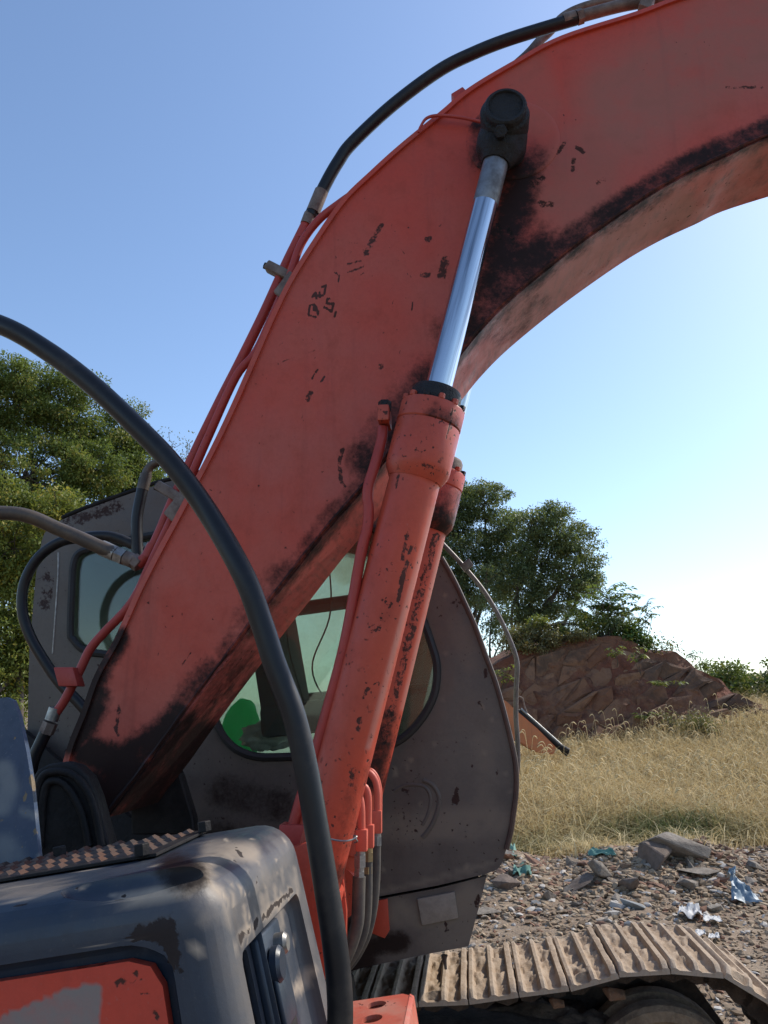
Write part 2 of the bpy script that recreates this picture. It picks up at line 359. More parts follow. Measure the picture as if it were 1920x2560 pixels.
def lump(o, amp=.007):
    bm = bmesh.new(); bm.from_mesh(o.data); bm.normal_update()
    for v in bm.verts: v.co += v.normal*amp*(mnoise.fractal(v.co*14, 1., 2., 4)+.3)
    bm.to_mesh(o.data); bm.free()
def resample(pts, n):
    p = np.array(spline(pts, 6)); d = np.concatenate([[0], np.cumsum(np.linalg.norm(np.diff(p, axis=0), axis=1))]); t = np.linspace(0, d[-1], n)
    return np.stack([np.interp(t, d, p[:, k]) for k in range(2)], 1)
def build_boom():
    up = [(2900, -70), (2550, -95), (2200, -95), (1920, -62), (1704, 0), (1596, 40), (1407, 101), (1286, 165), (1178, 230), (1106, 290), (1006, 372), (934, 437), (862, 508), (789, 613), (731, 707),
          (688, 794), (652, 876), (598, 1000), (549, 1105), (498, 1205), (448, 1300), (397, 1395), (352, 1485), (300, 1600), (250, 1692), (217, 1783), (186, 1860), (166, 1930)]
    lo = [(2900, 150), (2550, 190), (2200, 257), (1920, 337), (1812, 385), (1711, 432), (1610, 490), (1475, 583), (1374, 660), (1272, 745), (1205, 812), (1155, 872), (1090, 958), (1010, 1075),
          (914, 1205), (810, 1325), (712, 1449), (631, 1550), (579, 1620), (500, 1722), (420, 1830), (355, 1920), (300, 1990), (262, 2040)]
    NS, NT_ = 1000, 170
    U = resample([UZ(x, y, V_B0) for x, y in up], NS); Lo = resample([UZ(x, y, V_B0) for x, y in lo], NS)
    V = []; Fc = []
    for i in range(NS):
        for k in range(NT_):
            q = U[i]+(Lo[i]-U[i])*k/(NT_-1); V.append(W(q[0], V_B0, q[1]))
    for i in range(NS-1):
        for k in range(NT_-1): Fc.append((i*NT_+k, i*NT_+k+1, (i+1)*NT_+k+1, (i+1)*NT_+k))
    n0 = len(V)
    for i in range(NS): V += [W(U[i][0], V_B1, U[i][1]), W(Lo[i][0], V_B1, Lo[i][1])]
    for i in range(NS-1): Fc.append((n0+2*i, n0+2*i+2, n0+2*i+3, n0+2*i+1))
    for i in (0, NS-1): Fc.append(tuple(i*NT_+k for k in range(NT_))+(n0+2*i+1, n0+2*i))
    for i in range(NS-1):
        Fc.append((i*NT_, (i+1)*NT_, n0+2*i+2, n0+2*i)); Fc.append((i*NT_+NT_-1, (i+1)*NT_+NT_-1, n0+2*i+3, n0+2*i+1))
    boom = mpart('boom', V, Fc, M_boom, EX, 50)
    S = lambda *p: Q('S', *p)
    st = [  # grease along the lower weld, round the pin, at the foot
        (0, 25, .8, S((1920, 318), (1711, 412), (1560, 505), (1440, 585), (1350, 655))), (0, 62, .85, S((1350, 640), (1270, 690), (1200, 770), (1165, 830))),
        (0, 50, .95, S((1290, 430), (1285, 520), (1250, 640))), (0, 30, .6, S((1325, 470), (1335, 400))), (0, 23, .6, S((1200, 330), (1200, 400))), (0, 30, .7, S((1215, 560), (1190, 660))),
        (0, 14, .8, S((1330, 460), (1355, 448))), (0, 13, .8, S((1350, 508), (1378, 512))), (0, 10, .55, S((1330, 400), (1362, 388))),
        (0, 60, .8, S((1080, 960), (1000, 1080), (940, 1160))), (0, 22, .55, S((914, 1195), (810, 1310), (712, 1435), (631, 1535), (560, 1630))),
        (0, 36, .5, S((700, 1450), (620, 1545))), (0, 23, .85, S((235, 1720), (270, 1650), (300, 1590))), (0, 34, 1., S((185, 1850), (215, 1800), (240, 1740))),
        (0, 40, 1., S((230, 1880), (300, 1905), (400, 1850), (450, 1790))), (0, 80, 1., S((150, 2020), (260, 2000), (330, 1950))), (0, 34, .7, S((455, 1765), (530, 1680))),
        (0, 9, .95, Q('C', (950, 545), (975, 560))), (0, 8, .9, Q('C', (905, 530), (880, 565))), (0, 9, .8, Q('C', (940, 590), (935, 630))), (0, 10, .8, Q('C', (1020, 680), (1050, 668))), (0, 6, .8, Q('C', (1505, 325), (1640, 322))),
        (0, 17, .9, Q('C', (465, 965), (450, 1020))), (0, 10, .8, Q('C', (395, 885), (400, 890))), (0, 8, .7, Q('C', (375, 1015), (405, 1015))), (0, 10, .8, Q('C', (660, 830), (665, 885))), (0, 9, .8, Q('C', (700, 850), (720, 905))),
        # scraped paint
        (0, 10, .85, Q('H', (1255, 1000), (1200, 1090), (1170, 1140), (1150, 1210))), (0, 20, .55, Q('H', (1190, 1130), (1150, 1160))), (0, 15, .45, Q('H', (1040, 1310), (1110, 1280))), (0, 3.2, 1., Q('H', (1020, 1270), (1110, 1250))), (0, 3.2, 1., Q('H', (1020, 1330), (1130, 1290))),
        (0, 2.8, 1., Q('H', (930, 1330), (965, 1350), (955, 1395))), (0, 3, 1., Q('H', (1110, 1350), (1135, 1330))), (0, 12, .95, Q('H', (1250, 1980),)), (0, 9, .9, Q('H', (770, 2160), (740, 2200))),
        (0, 10, .9, Q('A', (1335, 325), (1328, 345))), (0, 4, 1., Q('H', (815, 2000), (775, 2060))), (0, 4, 1., Q('H', (860, 2050), (835, 2090))), (0, 2.2, .9, Q('H', (570, 1945), (690, 1905), (815, 1860))), (0, 5, .9, Q('H', (575, 1945),)),
        (0, 3, 1., Q('H', (1470, 1530), (1465, 1590))), (0, 4, 1., Q('H', (940, 1600), (930, 1635))), (0, 2, .9, Q('H', (1030, 1125), (1090, 1128))), (0, 2, .9, Q('H', (1390, 1170), (1435, 1225))), (0, 2, .9, Q('H', (1435, 1340), (1470, 1370))), (0, 9, .8, Q('H', (1570, 1105), (1590, 1090))), (0, 9, .7, Q('H', (1530, 1350), (1580, 1345))),
        (0, 8, .9, Q('A', (1480, 560), (1465, 620), (1475, 700), (1490, 720))), (0, 3, .9, Q('A', (1470, 560), (1490, 555))), (0, 8, .5, Q('A', (1440, 640), (1600, 560))), (0, 7, .7, Q('A', (1265, 830), (1270, 832))), (0, 8, .6, Q('A', (1238, 985),)), (0, 3, .6, Q('A', (1215, 880), (1218, 925))), (0, 3.5, .7, Q('A', (835, 925), (855, 915))), (0, 3, .7, Q('A', (1250, 515), (1270, 505))),
        (0, 3, .8, Q('B', (785, 110), (825, 55))), (0, 7, .85, Q('B', (515, 290), (500, 390), (510, 410))), (0, 16, .55, Q('B', (520, 250), (500, 380))),
        # duller, greyer colour towards the tip and a pale ring round the pin
        (2, 150, .75, S((1980, 60), (1760, 150), (1560, 260))), (2, 120, .6, S((1540, 280), (1430, 480))), (2, 70, .4, S((1360, 280), (1300, 160))),
        (2, 13, .55, S((1205, 185), (1100, 260), (1000, 350), (930, 420), (860, 490), (760, 640), (690, 760), (600, 960), (500, 1180), (400, 1370), (330, 1520), (270, 1660)))]
    # worn marks of old lettering
    for g in ([(755, 1625), (800, 1638)], [(760, 1560), (750, 1620)], [(765, 1555), (790, 1550), (785, 1590), (820, 1600)], [(775, 1500), (800, 1470), (805, 1510)], [(790, 1495), (850, 1490)], [(830, 1500), (825, 1470)],
              [(845, 1430), (870, 1420), (860, 1480)], [(860, 1570), (880, 1580), (905, 1600)], [(880, 1510), (875, 1545), (925, 1545)], [(925, 1545), (910, 1600)], [(880, 1510), (895, 1510)], [(800, 1560), (815, 1620)]):
        st.append((1, 3.4, 1.1, Q('H', *g)))
    rng = random.Random(3)
    for _ in range(240):
        x = rng.uniform(300, 1250); y = rng.uniform(250, 1750); l = rng.uniform(0, 12); a = rng.gauss(-.9, .7)
        st.append((0, rng.uniform(1.2, 2.9), rng.uniform(.4, 1.), [(x, y), (x+l*math.cos(a)+.1, y+l*math.sin(a))]))
    paint(boom, st)
    # top plate with its lip
    V, Fc = [], []
    nrm = []
    for i in range(NS):
        t = U[min(i+1, NS-1)]-U[max(i-1, 0)]; t = t/np.linalg.norm(t); nn = np.array([t[1], -t[0]])
        if np.dot(nn, U[i]-Lo[i]) < 0: nn = -nn
        nrm.append(nn)
    for i in range(0, NS, 2):
        a = U[i]-nrm[i]*.004; b = U[i]+nrm[i]*.016
        V += [W(a[0], V_B0-.012, a[1]), W(b[0], V_B0-.008, b[1]), W(b[0], V_B1+.008, b[1]), W(a[0], V_B1+.012, a[1])]
    k = len(V)//4
    for i in range(k-1):
        for j in range(4): Fc.append((4*i+j, 4*i+(j+1) % 4, 4*i+4+(j+1) % 4, 4*i+4+j))
    Fc += [(0, 1, 2, 3), tuple(4*(k-1)+j for j in (3, 2, 1, 0))]
    o = mpart('top_plate', V, Fc, M_boom, boom, 40); paint(o, st[:24]+[(0, 40, .9, Q('I', (800, 1300), (700, 1480), (600, 1720), (520, 1900)))])
    # bottom plate, worn brown, fine mesh
    V, Fc = [], []; KW = 24
    for i in range(0, NS, 2):
        d = (Lo[i]-U[i]); d = d/np.linalg.norm(d); a = Lo[i]+d*.012
        for j in range(KW+1): V.append(W(a[0], V_B0+.004+(V_B1-V_B0-.008)*j/KW, a[1]))
        V.append(W(Lo[i][0]-d[0]*.01, V_B1-.004, Lo[i][1]-d[1]*.01)); V.append(W(Lo[i][0]-d[0]*.01, V_B0+.004, Lo[i][1]-d[1]*.01))
    w = KW+3; k = len(V)//w
    for i in range(k-1):
        for j in range(w): Fc.append((w*i+j, w*i+(j+1) % w, w*i+w+(j+1) % w, w*i+w+j))
    Fc += [tuple(range(w)), tuple(w*(k-1)+j for j in range(w))[::-1]]
    o = mpart('bottom_plate', V, Fc, M_under, boom, 40); o['label'] = 'worn brownish underside plate'
    paint(o, [(0, 23, .75, S((1920, 337), (1711, 432), (1475, 583), (1272, 745), (1161, 862), (1010, 1075), (914, 1205), (712, 1449), (579, 1620))), (0, 30, .4, S((1350, 760), (1250, 830))), (0, 90, .95, S((300, 2040), (400, 1960), (480, 1870))), (0, 60, .6, S((520, 1800), (620, 1680))),
              (2, 50, .5, S((1700, 520), (1480, 640), (1300, 790)))])
    wb = tube('weld_bead', [W(Lo[i][0], V_B0+.001, Lo[i][1]) for i in range(0, NS, 4)], .0055, M_boom, boom, 6, 0); lump(wb, .003); paint(wb, st[:24]+[(0, 26, .8, S(*lo[2:]))])
    # boss disc behind the rod eye, pin block, small tabs
    c = UZ(1282, 350, V_B0)
    bd = lathe('boss_disc', W(c[0], V_B0+.002, c[1]), W(c[0], V_B0-.02, c[1]), [(0, .165), (.004, .165), (.008, .156)]+[(.008, .156-.012*k) for k in range(1, 13)]+[(.008, 0)], M_boom, boom, 64); paint(bd, st+[(0, 60, .8, S((1235, 330), (1240, 400))), (0, 22, .5, S((1195, 330), (1195, 400)))])
    tube('grease_line', [P(*q, V_B0-.03) for q in Q('C', (600, 452), (520, 435), (440, 428), (395, 438), (372, 470), (365, 490))], [.006, .006, .006, .0055, .005, .005], M_pipe, boom, 8)
    obox('bolt_tab', P(*Q('C', (515, 358))[0], V_B0+.03), FV*.022+ZV*.014, LV*.02, ZV*.012-FV*.008, M_pipe, boom)
    return boom
BOOM = build_boom()

def hexnut(name, p0, p1, r, mat_, parent): return lathe(name, p0, p1, [(0, r*.9), (.002, r), (np.linalg.norm(np.asarray(p1)-np.asarray(p0))-.002, r), (np.linalg.norm(np.asarray(p1)-np.asarray(p0)), r*.9)], mat_, parent, 6, 20)
def build_cylinder(v, main):
    c = empty('boom_cylinder', (0, 0, 0), EX)
    top = np.array(UZ(1260, 327, V_CYL)); g = np.array(UZ(1093, 981, V_CYL)); ax2 = (g-top)/np.linalg.norm(g-top)
    Ln = np.linalg.norm(g-top); pt = lambda t: W(*(lambda q: (q[0], v, q[1]))(top+ax2*t))
    T, B = pt(0), pt(Ln+3)
    rod_r = .0415
    o = lathe('rod', pt(.06), B, [(0, rod_r), (Ln+.1, rod_r)], M_chrome, c, 48)
    o = lathe('rod_eye_neck', pt(.005), B, [(.008*k, float(np.interp(.008*k, [0, .05, .085, .11, .13], [.078, .080, .072, .056, .046]))) for k in range(17)], M_grease, c, 48); lump(o)
    lv = -1 if main else 1
    cc = W(top[0], v, top[1])
    _pe = lathe('pin_eye', cc-LV*.09, cc+LV*.112, [(0, 0), (0, .066), (.008, .076)]+[(.015*k, .078) for k in range(1, 13)]+[(.195, .075), (.20, .07), (.20, 0)], M_grease, c, 48); lump(_pe, .005)
    p = cc+LV*lv*.088
    lathe('pin_cap', p, p+LV*lv*.05, [(0, .070), (.022, .070), (.030, .064), (.030, .056), (.022, .053), (.022, 0)], M_grease, c, 40)
    lathe('rod_end', pt(.12), B, [(0, .0405), (.001, .0424), (.17, .0424), (.172, .0415)], M_dullrod, c, 40)
    k = pt(.075)+LV*lv*.075
    hexnut('grease_nipple', k, k+LV*lv*.035-ZV*.02, .022, M_grease, c)
    # barrel: gland, flange, head, body
    lathe('gland', pt(Ln-.005), B, [(0, .055), (.0, .074), (.012, .080), (.05, .082), (.075, .082)], M_grease if main else M_clamp, c, 40)
    fl = lathe('flange', pt(Ln+.052), B, [(0, .083), (0, .098), (.006, .101), (.062, .101), (.066, .098), (.066, .09)], M_cyl, c, 48)
    hd = lathe('head', pt(Ln+.119), B, [(0, .09), (0, .0985), (.004, .1005), (.13, .1005), (.15, .098), (.172, .086), (.18, .082)], M_cyl, c, 48)
    V, Fc = lathe_geo(pt(Ln+.298), B, [(0, .080)]+[(.004+k*.012, .0785) for k in range(104)]+[(1.26, .074), (1.27, .03)], 72)
    bo = mpart('barrel', V, Fc, M_cyl, c, 35)
    cr = W(*(lambda q: (q[0], v, q[1]))(np.array([0, 0])))
    AX = W(ax2[0], 0, ax2[1]); SD = np.cross(AX, LV); SD /= np.linalg.norm(SD)
    for k in range(12):
        a = 2*math.pi*(k+.4)/12; d = math.cos(a)*LV+math.sin(a)*SD; q = pt(Ln+.052)+d*.0915
        hexnut('bolt', q, q-AX*.016, .0105, M_cyl if k % 3 else M_grease, c)
    # collar near the foot, foot eye
    cq = 1.16 if main else 1.12
    lathe('collar', pt(Ln+.3+cq), B, [(0, .079), (0, .088), (.004, .09), (.075, .09), (.079, .087), (.079, .079)], M_cyl, c, 40)
    e = pt(Ln+.298+1.33); lathe('foot_eye', e-LV*.075, e+LV*.075, [(0, .03), (0, .088), (.006, .092), (.144, .092), (.15, .088), (.15, .03)], M_cyl, c, 32)
    S = lambda *q: Q('S', *q)
    if main:
        paint(bo, [(0, 9, .9, Q('D', (395, 1440), (370, 1560), (350, 1660))), (0, 8, .95, Q('D', (425, 1540), (410, 1600))), (0, 8, .95, Q('D', (395, 1660), (360, 1780), (320, 1960))), (0, 8, .8, Q('G', (1430, 90), (1405, 280))), (0, 8, .95, Q('G', (1430, 290), (1370, 560))),
                   (0, 9, .95, Q('G', (1165, 1160), (1125, 1230))), (0, 10, .9, Q('G', (1105, 1380), (1090, 1460))), (0, 7, .9, Q('G', (1045, 1520),)), (0, 8, .7, Q('G', (1040, 1580), (1020, 1640))), (0, 12, .8, Q('G', (1060, 1720), (1045, 1830))), (0, 14, .75, Q('K', (610, 60), (610, 150))), (0, 12, .6, Q('K', (610, 190), (600, 240))),
                   (0, 8, .6, Q('G', (1190, 1470), (1170, 1530))), (0, 8, .8, Q('K', (480, 195),)), (0, 5, .7, Q('K', (445, 155),)), (0, 6, .8, Q('D', (320, 940), (300, 1060))), (0, 5, .8, Q('D', (340, 1040), (335, 1080))), (0, 7, .5, Q('D', (380, 1000), (450, 1030), (490, 1060))),
                   (2, 8, .55, S((1085, 1270), (1040, 1430), (1000, 1570), (955, 1740), (920, 1870))), (0, 40, .35, S((915, 1950), (880, 2080), (855, 2200))), (0, 26, .7, S((860, 2180), (840, 2240)))] + [(0, random.Random(k).uniform(1.5, 3.2), .9, [(lambda r: (lambda t: (1020-.262*t+r.uniform(-55, 55), 1250+t))(r.uniform(0, 800)))(random.Random(k+50))]) for k in range(90)])  # pale streak on the right edge is sun glint put into the colour
        paint(hd, [(0, 13, .7, Q('D', (320, 640), (290, 720))), (0, 14, .75, Q('D', (440, 860), (530, 900), (640, 930))), (0, 14, .5, Q('D', (690, 640), (750, 720))), (0, 6, 1., Q('D', (750, 490), (745, 640), (735, 760)))])
        paint(fl, [(0, 24, .75, Q('D', (620, 480), (740, 560))), (0, 10, .8, Q('D', (410, 395), (540, 405))), (0, 6, 1., Q('D', (755, 480), (745, 640)))])
    else:
        paint(bo, [(0, 16, .8, S((1090, 1340), (1050, 1490), (1010, 1650), (960, 1850))), (0, 14, .6, S((1045, 1400), (1000, 1600))), (0, 30, .8, S((960, 1800), (930, 1950))), (2, 10, .6, S((1115, 1340), (1060, 1560), (1010, 1770)))])  # pale line down the far barrel's right edge is painted glint too
        paint(hd, [(0, 30, .9, Q('D', (650, 1140), (780, 1190))), (0, 24, .8, Q('D', (600, 1300), (740, 1330), (680, 1400))), (0, 30, .7, Q('D', (620, 1240), (560, 1400)))])
        paint(fl, [(0, 8, .6, Q('D', (660, 1100),))])
    return c, pt, Ln
CYL, cpt, CLN = build_cylinder(V_CYL, True)
build_cylinder(V_FAR, False)

# feed pipe along the near cylinder with its valve block and clip
b = P(*Q('D', (205, 480))[0], V_CYL-.01)
obox('port_block', b, FV*.018, LV*.05, ZV*.026, M_cyl, CYL, .006)
hexnut('port_nut', b+ZV*.02, b+ZV*.055, .021, M_grease, CYL)
tube('feed_pipe', [P(*q, V_CYL-.01-.02*min(1, k/3)) for k, q in enumerate(Q('D', (190, 560), (180, 660), (130, 850), (72, 1040), (62, 1150), (72, 1230), (60, 1400), (10, 1600))+Q('S', (862, 1609), (810, 1805), (781, 1905), (741, 2037), (715, 2140)))], .0165, M_pipe, CYL, 14)
q = Q('K', (220, 540))[0]
obox('pipe_clip', P(*q, V_CYL-.03), FV*.042, LV*.03, ZV*.038, M_pipe, CYL, .006)
tube('tie_wire', [P(*q, V_CYL-.094+.02*abs(i-2)/2) for i, q in enumerate(Q('K', (435, 540), (500, 555), (560, 560), (610, 550), (640, 530), (620, 525), (645, 560), (625, 570)))], .0025, M_steel, CYL, 6)

# pipes over the boom
V_P1, V_P2 = 2.47, 2.43
def boom_pipe(pts, v, r, n=14, m=M_pipe): return tube('boom_pipe', [P(x, y, v) for x, y in pts], r, m, EX, n, 6)
p1 = boom_pipe(Q('S', (345, 1412), (376, 1378), (402, 1325), (428, 1262), (480, 1147), (550, 1003), (600, 905), (655, 793), (692, 712), (717, 656), (752, 585), (768, 553)), V_P1, .0185)
p2 = boom_pipe(Q('S', (905, 470), (850, 508), (795, 552), (752, 612), (726, 688), (706, 735), (674, 808), (637, 884), (590, 942), (521, 1092), (480, 1186), (440, 1275), (405, 1350), (372, 1420), (345, 1480), (315, 1525), (262, 1580), (226, 1622), (202, 1671), (163, 1748), (140, 1782)), V_P2, .0150)
hexnut('elbow', P(330, 1398, V_P1), P(350, 1414, V_P1), .026, M_clamp, p1)
tube('sleeve', [P(368, 1393, V_P1), P(384, 1362, V_P1)], .0215, M_pipe, p1)
tube('sleeve', [P(*Q('H', (690, 1100))[0], V_P1), P(*Q('H', (722, 1030))[0], V_P1)], .0200, M_pipe, p1)
tube('sleeve', [P(*Q('H', (735, 1000))[0], V_P1), P(*Q('H', (762, 930))[0], V_P1)], .0235, M_clamp, p1)
for cx, cy in (Q('H', (560, 1335))[0], Q('I', (1190, 235))[0]):
    cl = obox('hose_clamp', P(cx, cy, V_P1-.01), FV*.052-ZV*.032, LV*.024, ZV*.014+FV*.010, M_clamp, p1, .007)
    obox('hose_clamp', P(cx+17, cy+34, V_P2-.035), FV*.022-ZV*.020, LV*.012, ZV*.040+FV*.028, M_clamp, p2, .007)
    h = P(cx-27, cy-13, V_P1-.012); hexnut('bolt', h-FV*.0+LV*.0, h-FV*.022+ZV*.010-LV*.004, .0135, M_grease, p1)
obox('pipe_clip', P(*Q('I', (480, 1500))[0], V_P2-.02), FV*.033+ZV*.0, LV*.026, ZV*.030-FV*.012, M_pipe, p2, .005)
tube('fitting', [P(*q, V_P2) for q in Q('I', (385, 1715), (355, 1800))], .021, M_steel, p2, 12)
tube('fitting', [P(*q, V_P2) for q in Q('I', (350, 1815), (318, 1890))], .0235, M_clamp, p2, 6)
def hose(pts, v, r, m=M_rubber, n=18, smooth=10):
    vv = v if hasattr(v, '__len__') else [v]*len(pts)
    return tube('hydraulic_hose', [P(x, y, k) for (x, y), k in zip(pts, vv)], r, m, EX, n, smooth)
hose(Q('I', (318, 1880), (280, 1960), (235, 2060), (200, 2200)), V_P2, .020, M_rubber)
h1 = hose([(776, 540), (813, 462), (846, 404), (882, 356), (984, 261), (1099, 176), (1186, 132), (1273, 98), (1389, 62), (1440, 47)], V_P1, .0240)
tube('ferrule', [P(*q, V_P1) for q in Q('H', (780, 915), (840, 770))], [.0262, .0262], M_clamp, h1, 16)
tube('ferrule', [P(*q, V_P1) for q in Q('C', (900, 80), (945, 66))], [.027, .027], M_clamp, h1, 16)
tube('ferrule', [P(*q, V_P1) for q in Q('C', (950, 66), (972, 58))], [.029, .029], M_clamp, h1, 6)
p3 = boom_pipe(Q('C', (960, 62), (1100, 25), (1200, 6), (1330, -14), (1500, -30), (1800, -60), (2400, -90)), V_P1, .0225, 14, M_clamp)
obox('hose_clamp', P(*Q('C', (1212, 15))[0], V_P1-.02), FV*.020-ZV*.012, LV*.05, ZV*.060+FV*.025, M_clamp, p3, .007)
tube('boom_pipe', [P(*q, V_P1+.1) for q in Q('C', (720, 245), (770, 200), (815, 150), (850, 118), (905, 60), (990, 22), (1100, 0), (1300, -30))], .018, M_clamp, EX, 12)

# loose hoses
fg = hose(Q('S', (-520, 900), (-330, 800), (-150, 775), (0, 812), (116, 876), (231, 963), (347, 1072), (434, 1164), (521, 1283), (608, 1436), (655, 1560), (687, 1660), (735, 1790), (766, 1924), (790, 2063), (814, 2208), (836, 2352), (848, 2468), (850, 2560), (842, 2700), (820, 2850)),
          [1.62, 1.58, 1.55]+[1.52]*6+[1.5]*12, .0228, M_rubber, 24)
h2 = hose([(-320, 1330), (-150, 1285), (0, 1282), (72, 1291), (145, 1322), (202, 1346), (253, 1369), (300, 1388)], [2.2, 2.28, 2.35, 2.38, 2.42, 2.44, 2.46, 2.47], .0235, M_hose_brown)
tube('ferrule', [P(*q, V_P1) for q in Q('I', (700, 605), (800, 650))], [.0265, .0265], M_steel, h2, 16)
tube('ferrule', [P(*q, V_P1) for q in Q('I', (808, 652), (862, 676))], [.029, .029], M_steel, h2, 6)
tube('ferrule', [P(*q, V_P1) for q in Q('I', (868, 676), (925, 700))], [.025, .025], M_clamp, h2, 16)
hose(Q('I', (1010, 640), (930, 592), (810, 540), (700, 525), (540, 540), (400, 575), (262, 680), (170, 850), (155, 1040), (215, 1230), (330, 1425), (430, 1560), (520, 1650), (620, 1760)), 2.86, .0205)
h4 = hose(Q('I', (955, 660), (948, 560), (948, 400), (975, 250), (1000, 130)), 2.84, .0225)
tube('ferrule', [P(*q, 2.84) for q in Q('I', (985, 205), (1012, 100))], [.0235, .0235], M_hose_brown, h4)
tube('elbow', [P(*q, 2.84) for q in Q('I', (1008, 115), (1025, 65), (1060, 30), (1120, 10), (1200, 25))], [.019, .018, .017, .017, .017], M_hose_brown, h4)

# three hose bends at the foot of the near cylinder
def bend(v, tb, blk, fit, hs, bm_, rt, nutm):
    o = tube('bent_pipe', [P(*q, v) for q in Q('K', *tb)], rt, M_pipe_lit, EX, 14)
    (x0, y0), (x1, y1) = Q('K', *blk); w = (x1-x0)/2/FPX*v*1.03
    c = P((x0+x1)/2, (y0+y1)/2, v); hh = (y1-y0)/2/FPX*v*1.06
    obox('pipe_block', c, FV*w, LV*w*.95, ZV*hh, M_pipe_lit, o, .004)
    for (xa, ya, yb, r, k) in fit:
        tube('fitting', [P(*q, v) for q in Q('K', (xa, ya), (xa, yb))], r, nutm, o, k, 0)
    h = tube('hydraulic_hose', [P(*q, v) for q in Q('K', *hs)], bm_, M_hose_dust, EX, 16)
    return o
bend(2.42, [(600, 235), (635, 232), (660, 262), (672, 330), (674, 420), (675, 500)], [(640, 490), (712, 615)], [(668, 615, 655, .014, 14), (663, 655, 740, .0185, 6), (660, 740, 772, .014, 14), (658, 768, 812, .0165, 6)],
     [(658, 805), (655, 900), (652, 1010), (645, 1120), (618, 1230), (580, 1330), (530, 1420), (440, 1500)], .0190, .0115, M_steel)
bend(2.50, [(640, 195), (690, 185), (715, 225), (722, 300), (721, 380), (720, 470)], [(694, 458), (757, 592)], [(724, 590, 640, .0125, 14), (722, 638, 700, .0155, 6), (720, 735, 785, .0140, 6)],
     [(722, 690), (722, 800), (720, 960), (712, 1090), (690, 1200), (645, 1310), (590, 1400), (500, 1490)], .0125, .0110, M_brass)
bend(2.60, [(660, 100), (720, 85), (765, 135), (783, 210), (785, 300), (784, 370)], [(752, 360), (812, 492)], [(783, 490, 530, .0125, 14), (782, 525, 590, .0155, 6)],
     [(782, 580), (780, 740), (774, 880), (758, 1030), (730, 1160), (690, 1270), (620, 1390), (540, 1480)], .0120, .0110, M_steel)
tube('bent_pipe', [P(*q, 2.66) for q in Q('K', (690, 95), (735, 75), (775, 120), (795, 200), (797, 290), (796, 370))], .0100, M_pipe_lit, EX, 12)

# ------------------------------------------------------------------ revolving frame, boom bracket, covers
def frame():
    o = prism('revolving_frame', [AB(a, b) for a, b in ((-2.9, .80), (-.28, .80), (-.28, 1.02), (-.55, 1.32), (-1.1, 1.36), (-2.9, 1.36))], 1.95, 3.17, M_black, EX, .01)
    # cylinder foot bracket cheeks in worn orange-red
    for v0, v1 in ((2.10, 2.135), (2.365, 2.40)):
        prism('cylinder_bracket', PXU(2.12, 'K', (170, 610), (300, 560), (400, 660), (440, 900), (470, 1220), (460, 1500), (250, 1500)), v0, v1, M_cyl, o, .005)
    # black sheet added to fill the gap that lies in deep shade
    prism('dark_backing', PXU(3.10, 'S', (-400, 1790), (60, 1825), (250, 1985), (420, 2110), (640, 2200), (860, 2255), (860, 2600), (-400, 2600)), 3.09, 3.13, M_black, o, .005)
    # boom foot bracket: rounded cheek with ribs
    out_ = PXU(2.22, 'B', (150, 950), (150, 600), (175, 560), (220, 535), (285, 525), (345, 540), (395, 590), (430, 680), (462, 800), (490, 900), (500, 1000), (150, 1000))
    bk = prism('boom_bracket', out_, 2.20, 2.26, M_black, EX, .012, 3)
    for k, ins in enumerate(((170, 620, 330, 560, 400, 640, 440, 890), (190, 660, 290, 600, 350, 680, 385, 890))):
        pts = [(ins[0]-20, 900), (ins[0], ins[1]), ((ins[0]+ins[2])/2-10, ins[3]+8), (ins[2], ins[3]+35), (ins[4], ins[5]+60), (ins[6], ins[7])]
        tube('rib', [P(*q, 2.196) for q in Q('B', *pts)], .011, M_black, bk, 10)
    bk2 = prism('boom_bracket', out_, 2.86, 2.92, M_black, EX, .012, 3)
    c = UZ(*Q('B', (285, 690))[0], 2.5)
    lathe('foot_pin', W(c[0], 2.18, c[1]), W(c[0], 2.95, c[1]), [(0, .06), (0, .065), (.77, .065), (.77, .0)], M_grease, bk, 24)
    return o
FR = frame()
cv = panel('side_cover', PXU(1.78, 'B', (-500, 300), (-200, 262), (0, 252), (40, 248), (72, 262), (98, 330), (128, 470), (150, 600), (166, 750), (186, 960), (200, 1100), (-500, 1150)), [], 1.765, 1.78, .008, M_blue, EX)
cv['label'] = 'faded blue engine cover'
paint(cv, [(1, 9, 1., Q('B', (135, 590), (148, 640))), (1, 6, 1., Q('B', (108, 665), (110, 695))), (1, 7, 1., Q('B', (148, 815), (150, 830))), (1, 4, 1., Q('B', (65, 425),)), (2, 26, .5, Q('B', (20, 560), (40, 640), (10, 720))), (2, 12, .5, Q('B', (100, 740), (150, 760))), (2, 40, .4, Q('B', (20, 900), (60, 960))), (2, 8, .8, Q('B', (170, 930), (186, 990)))])

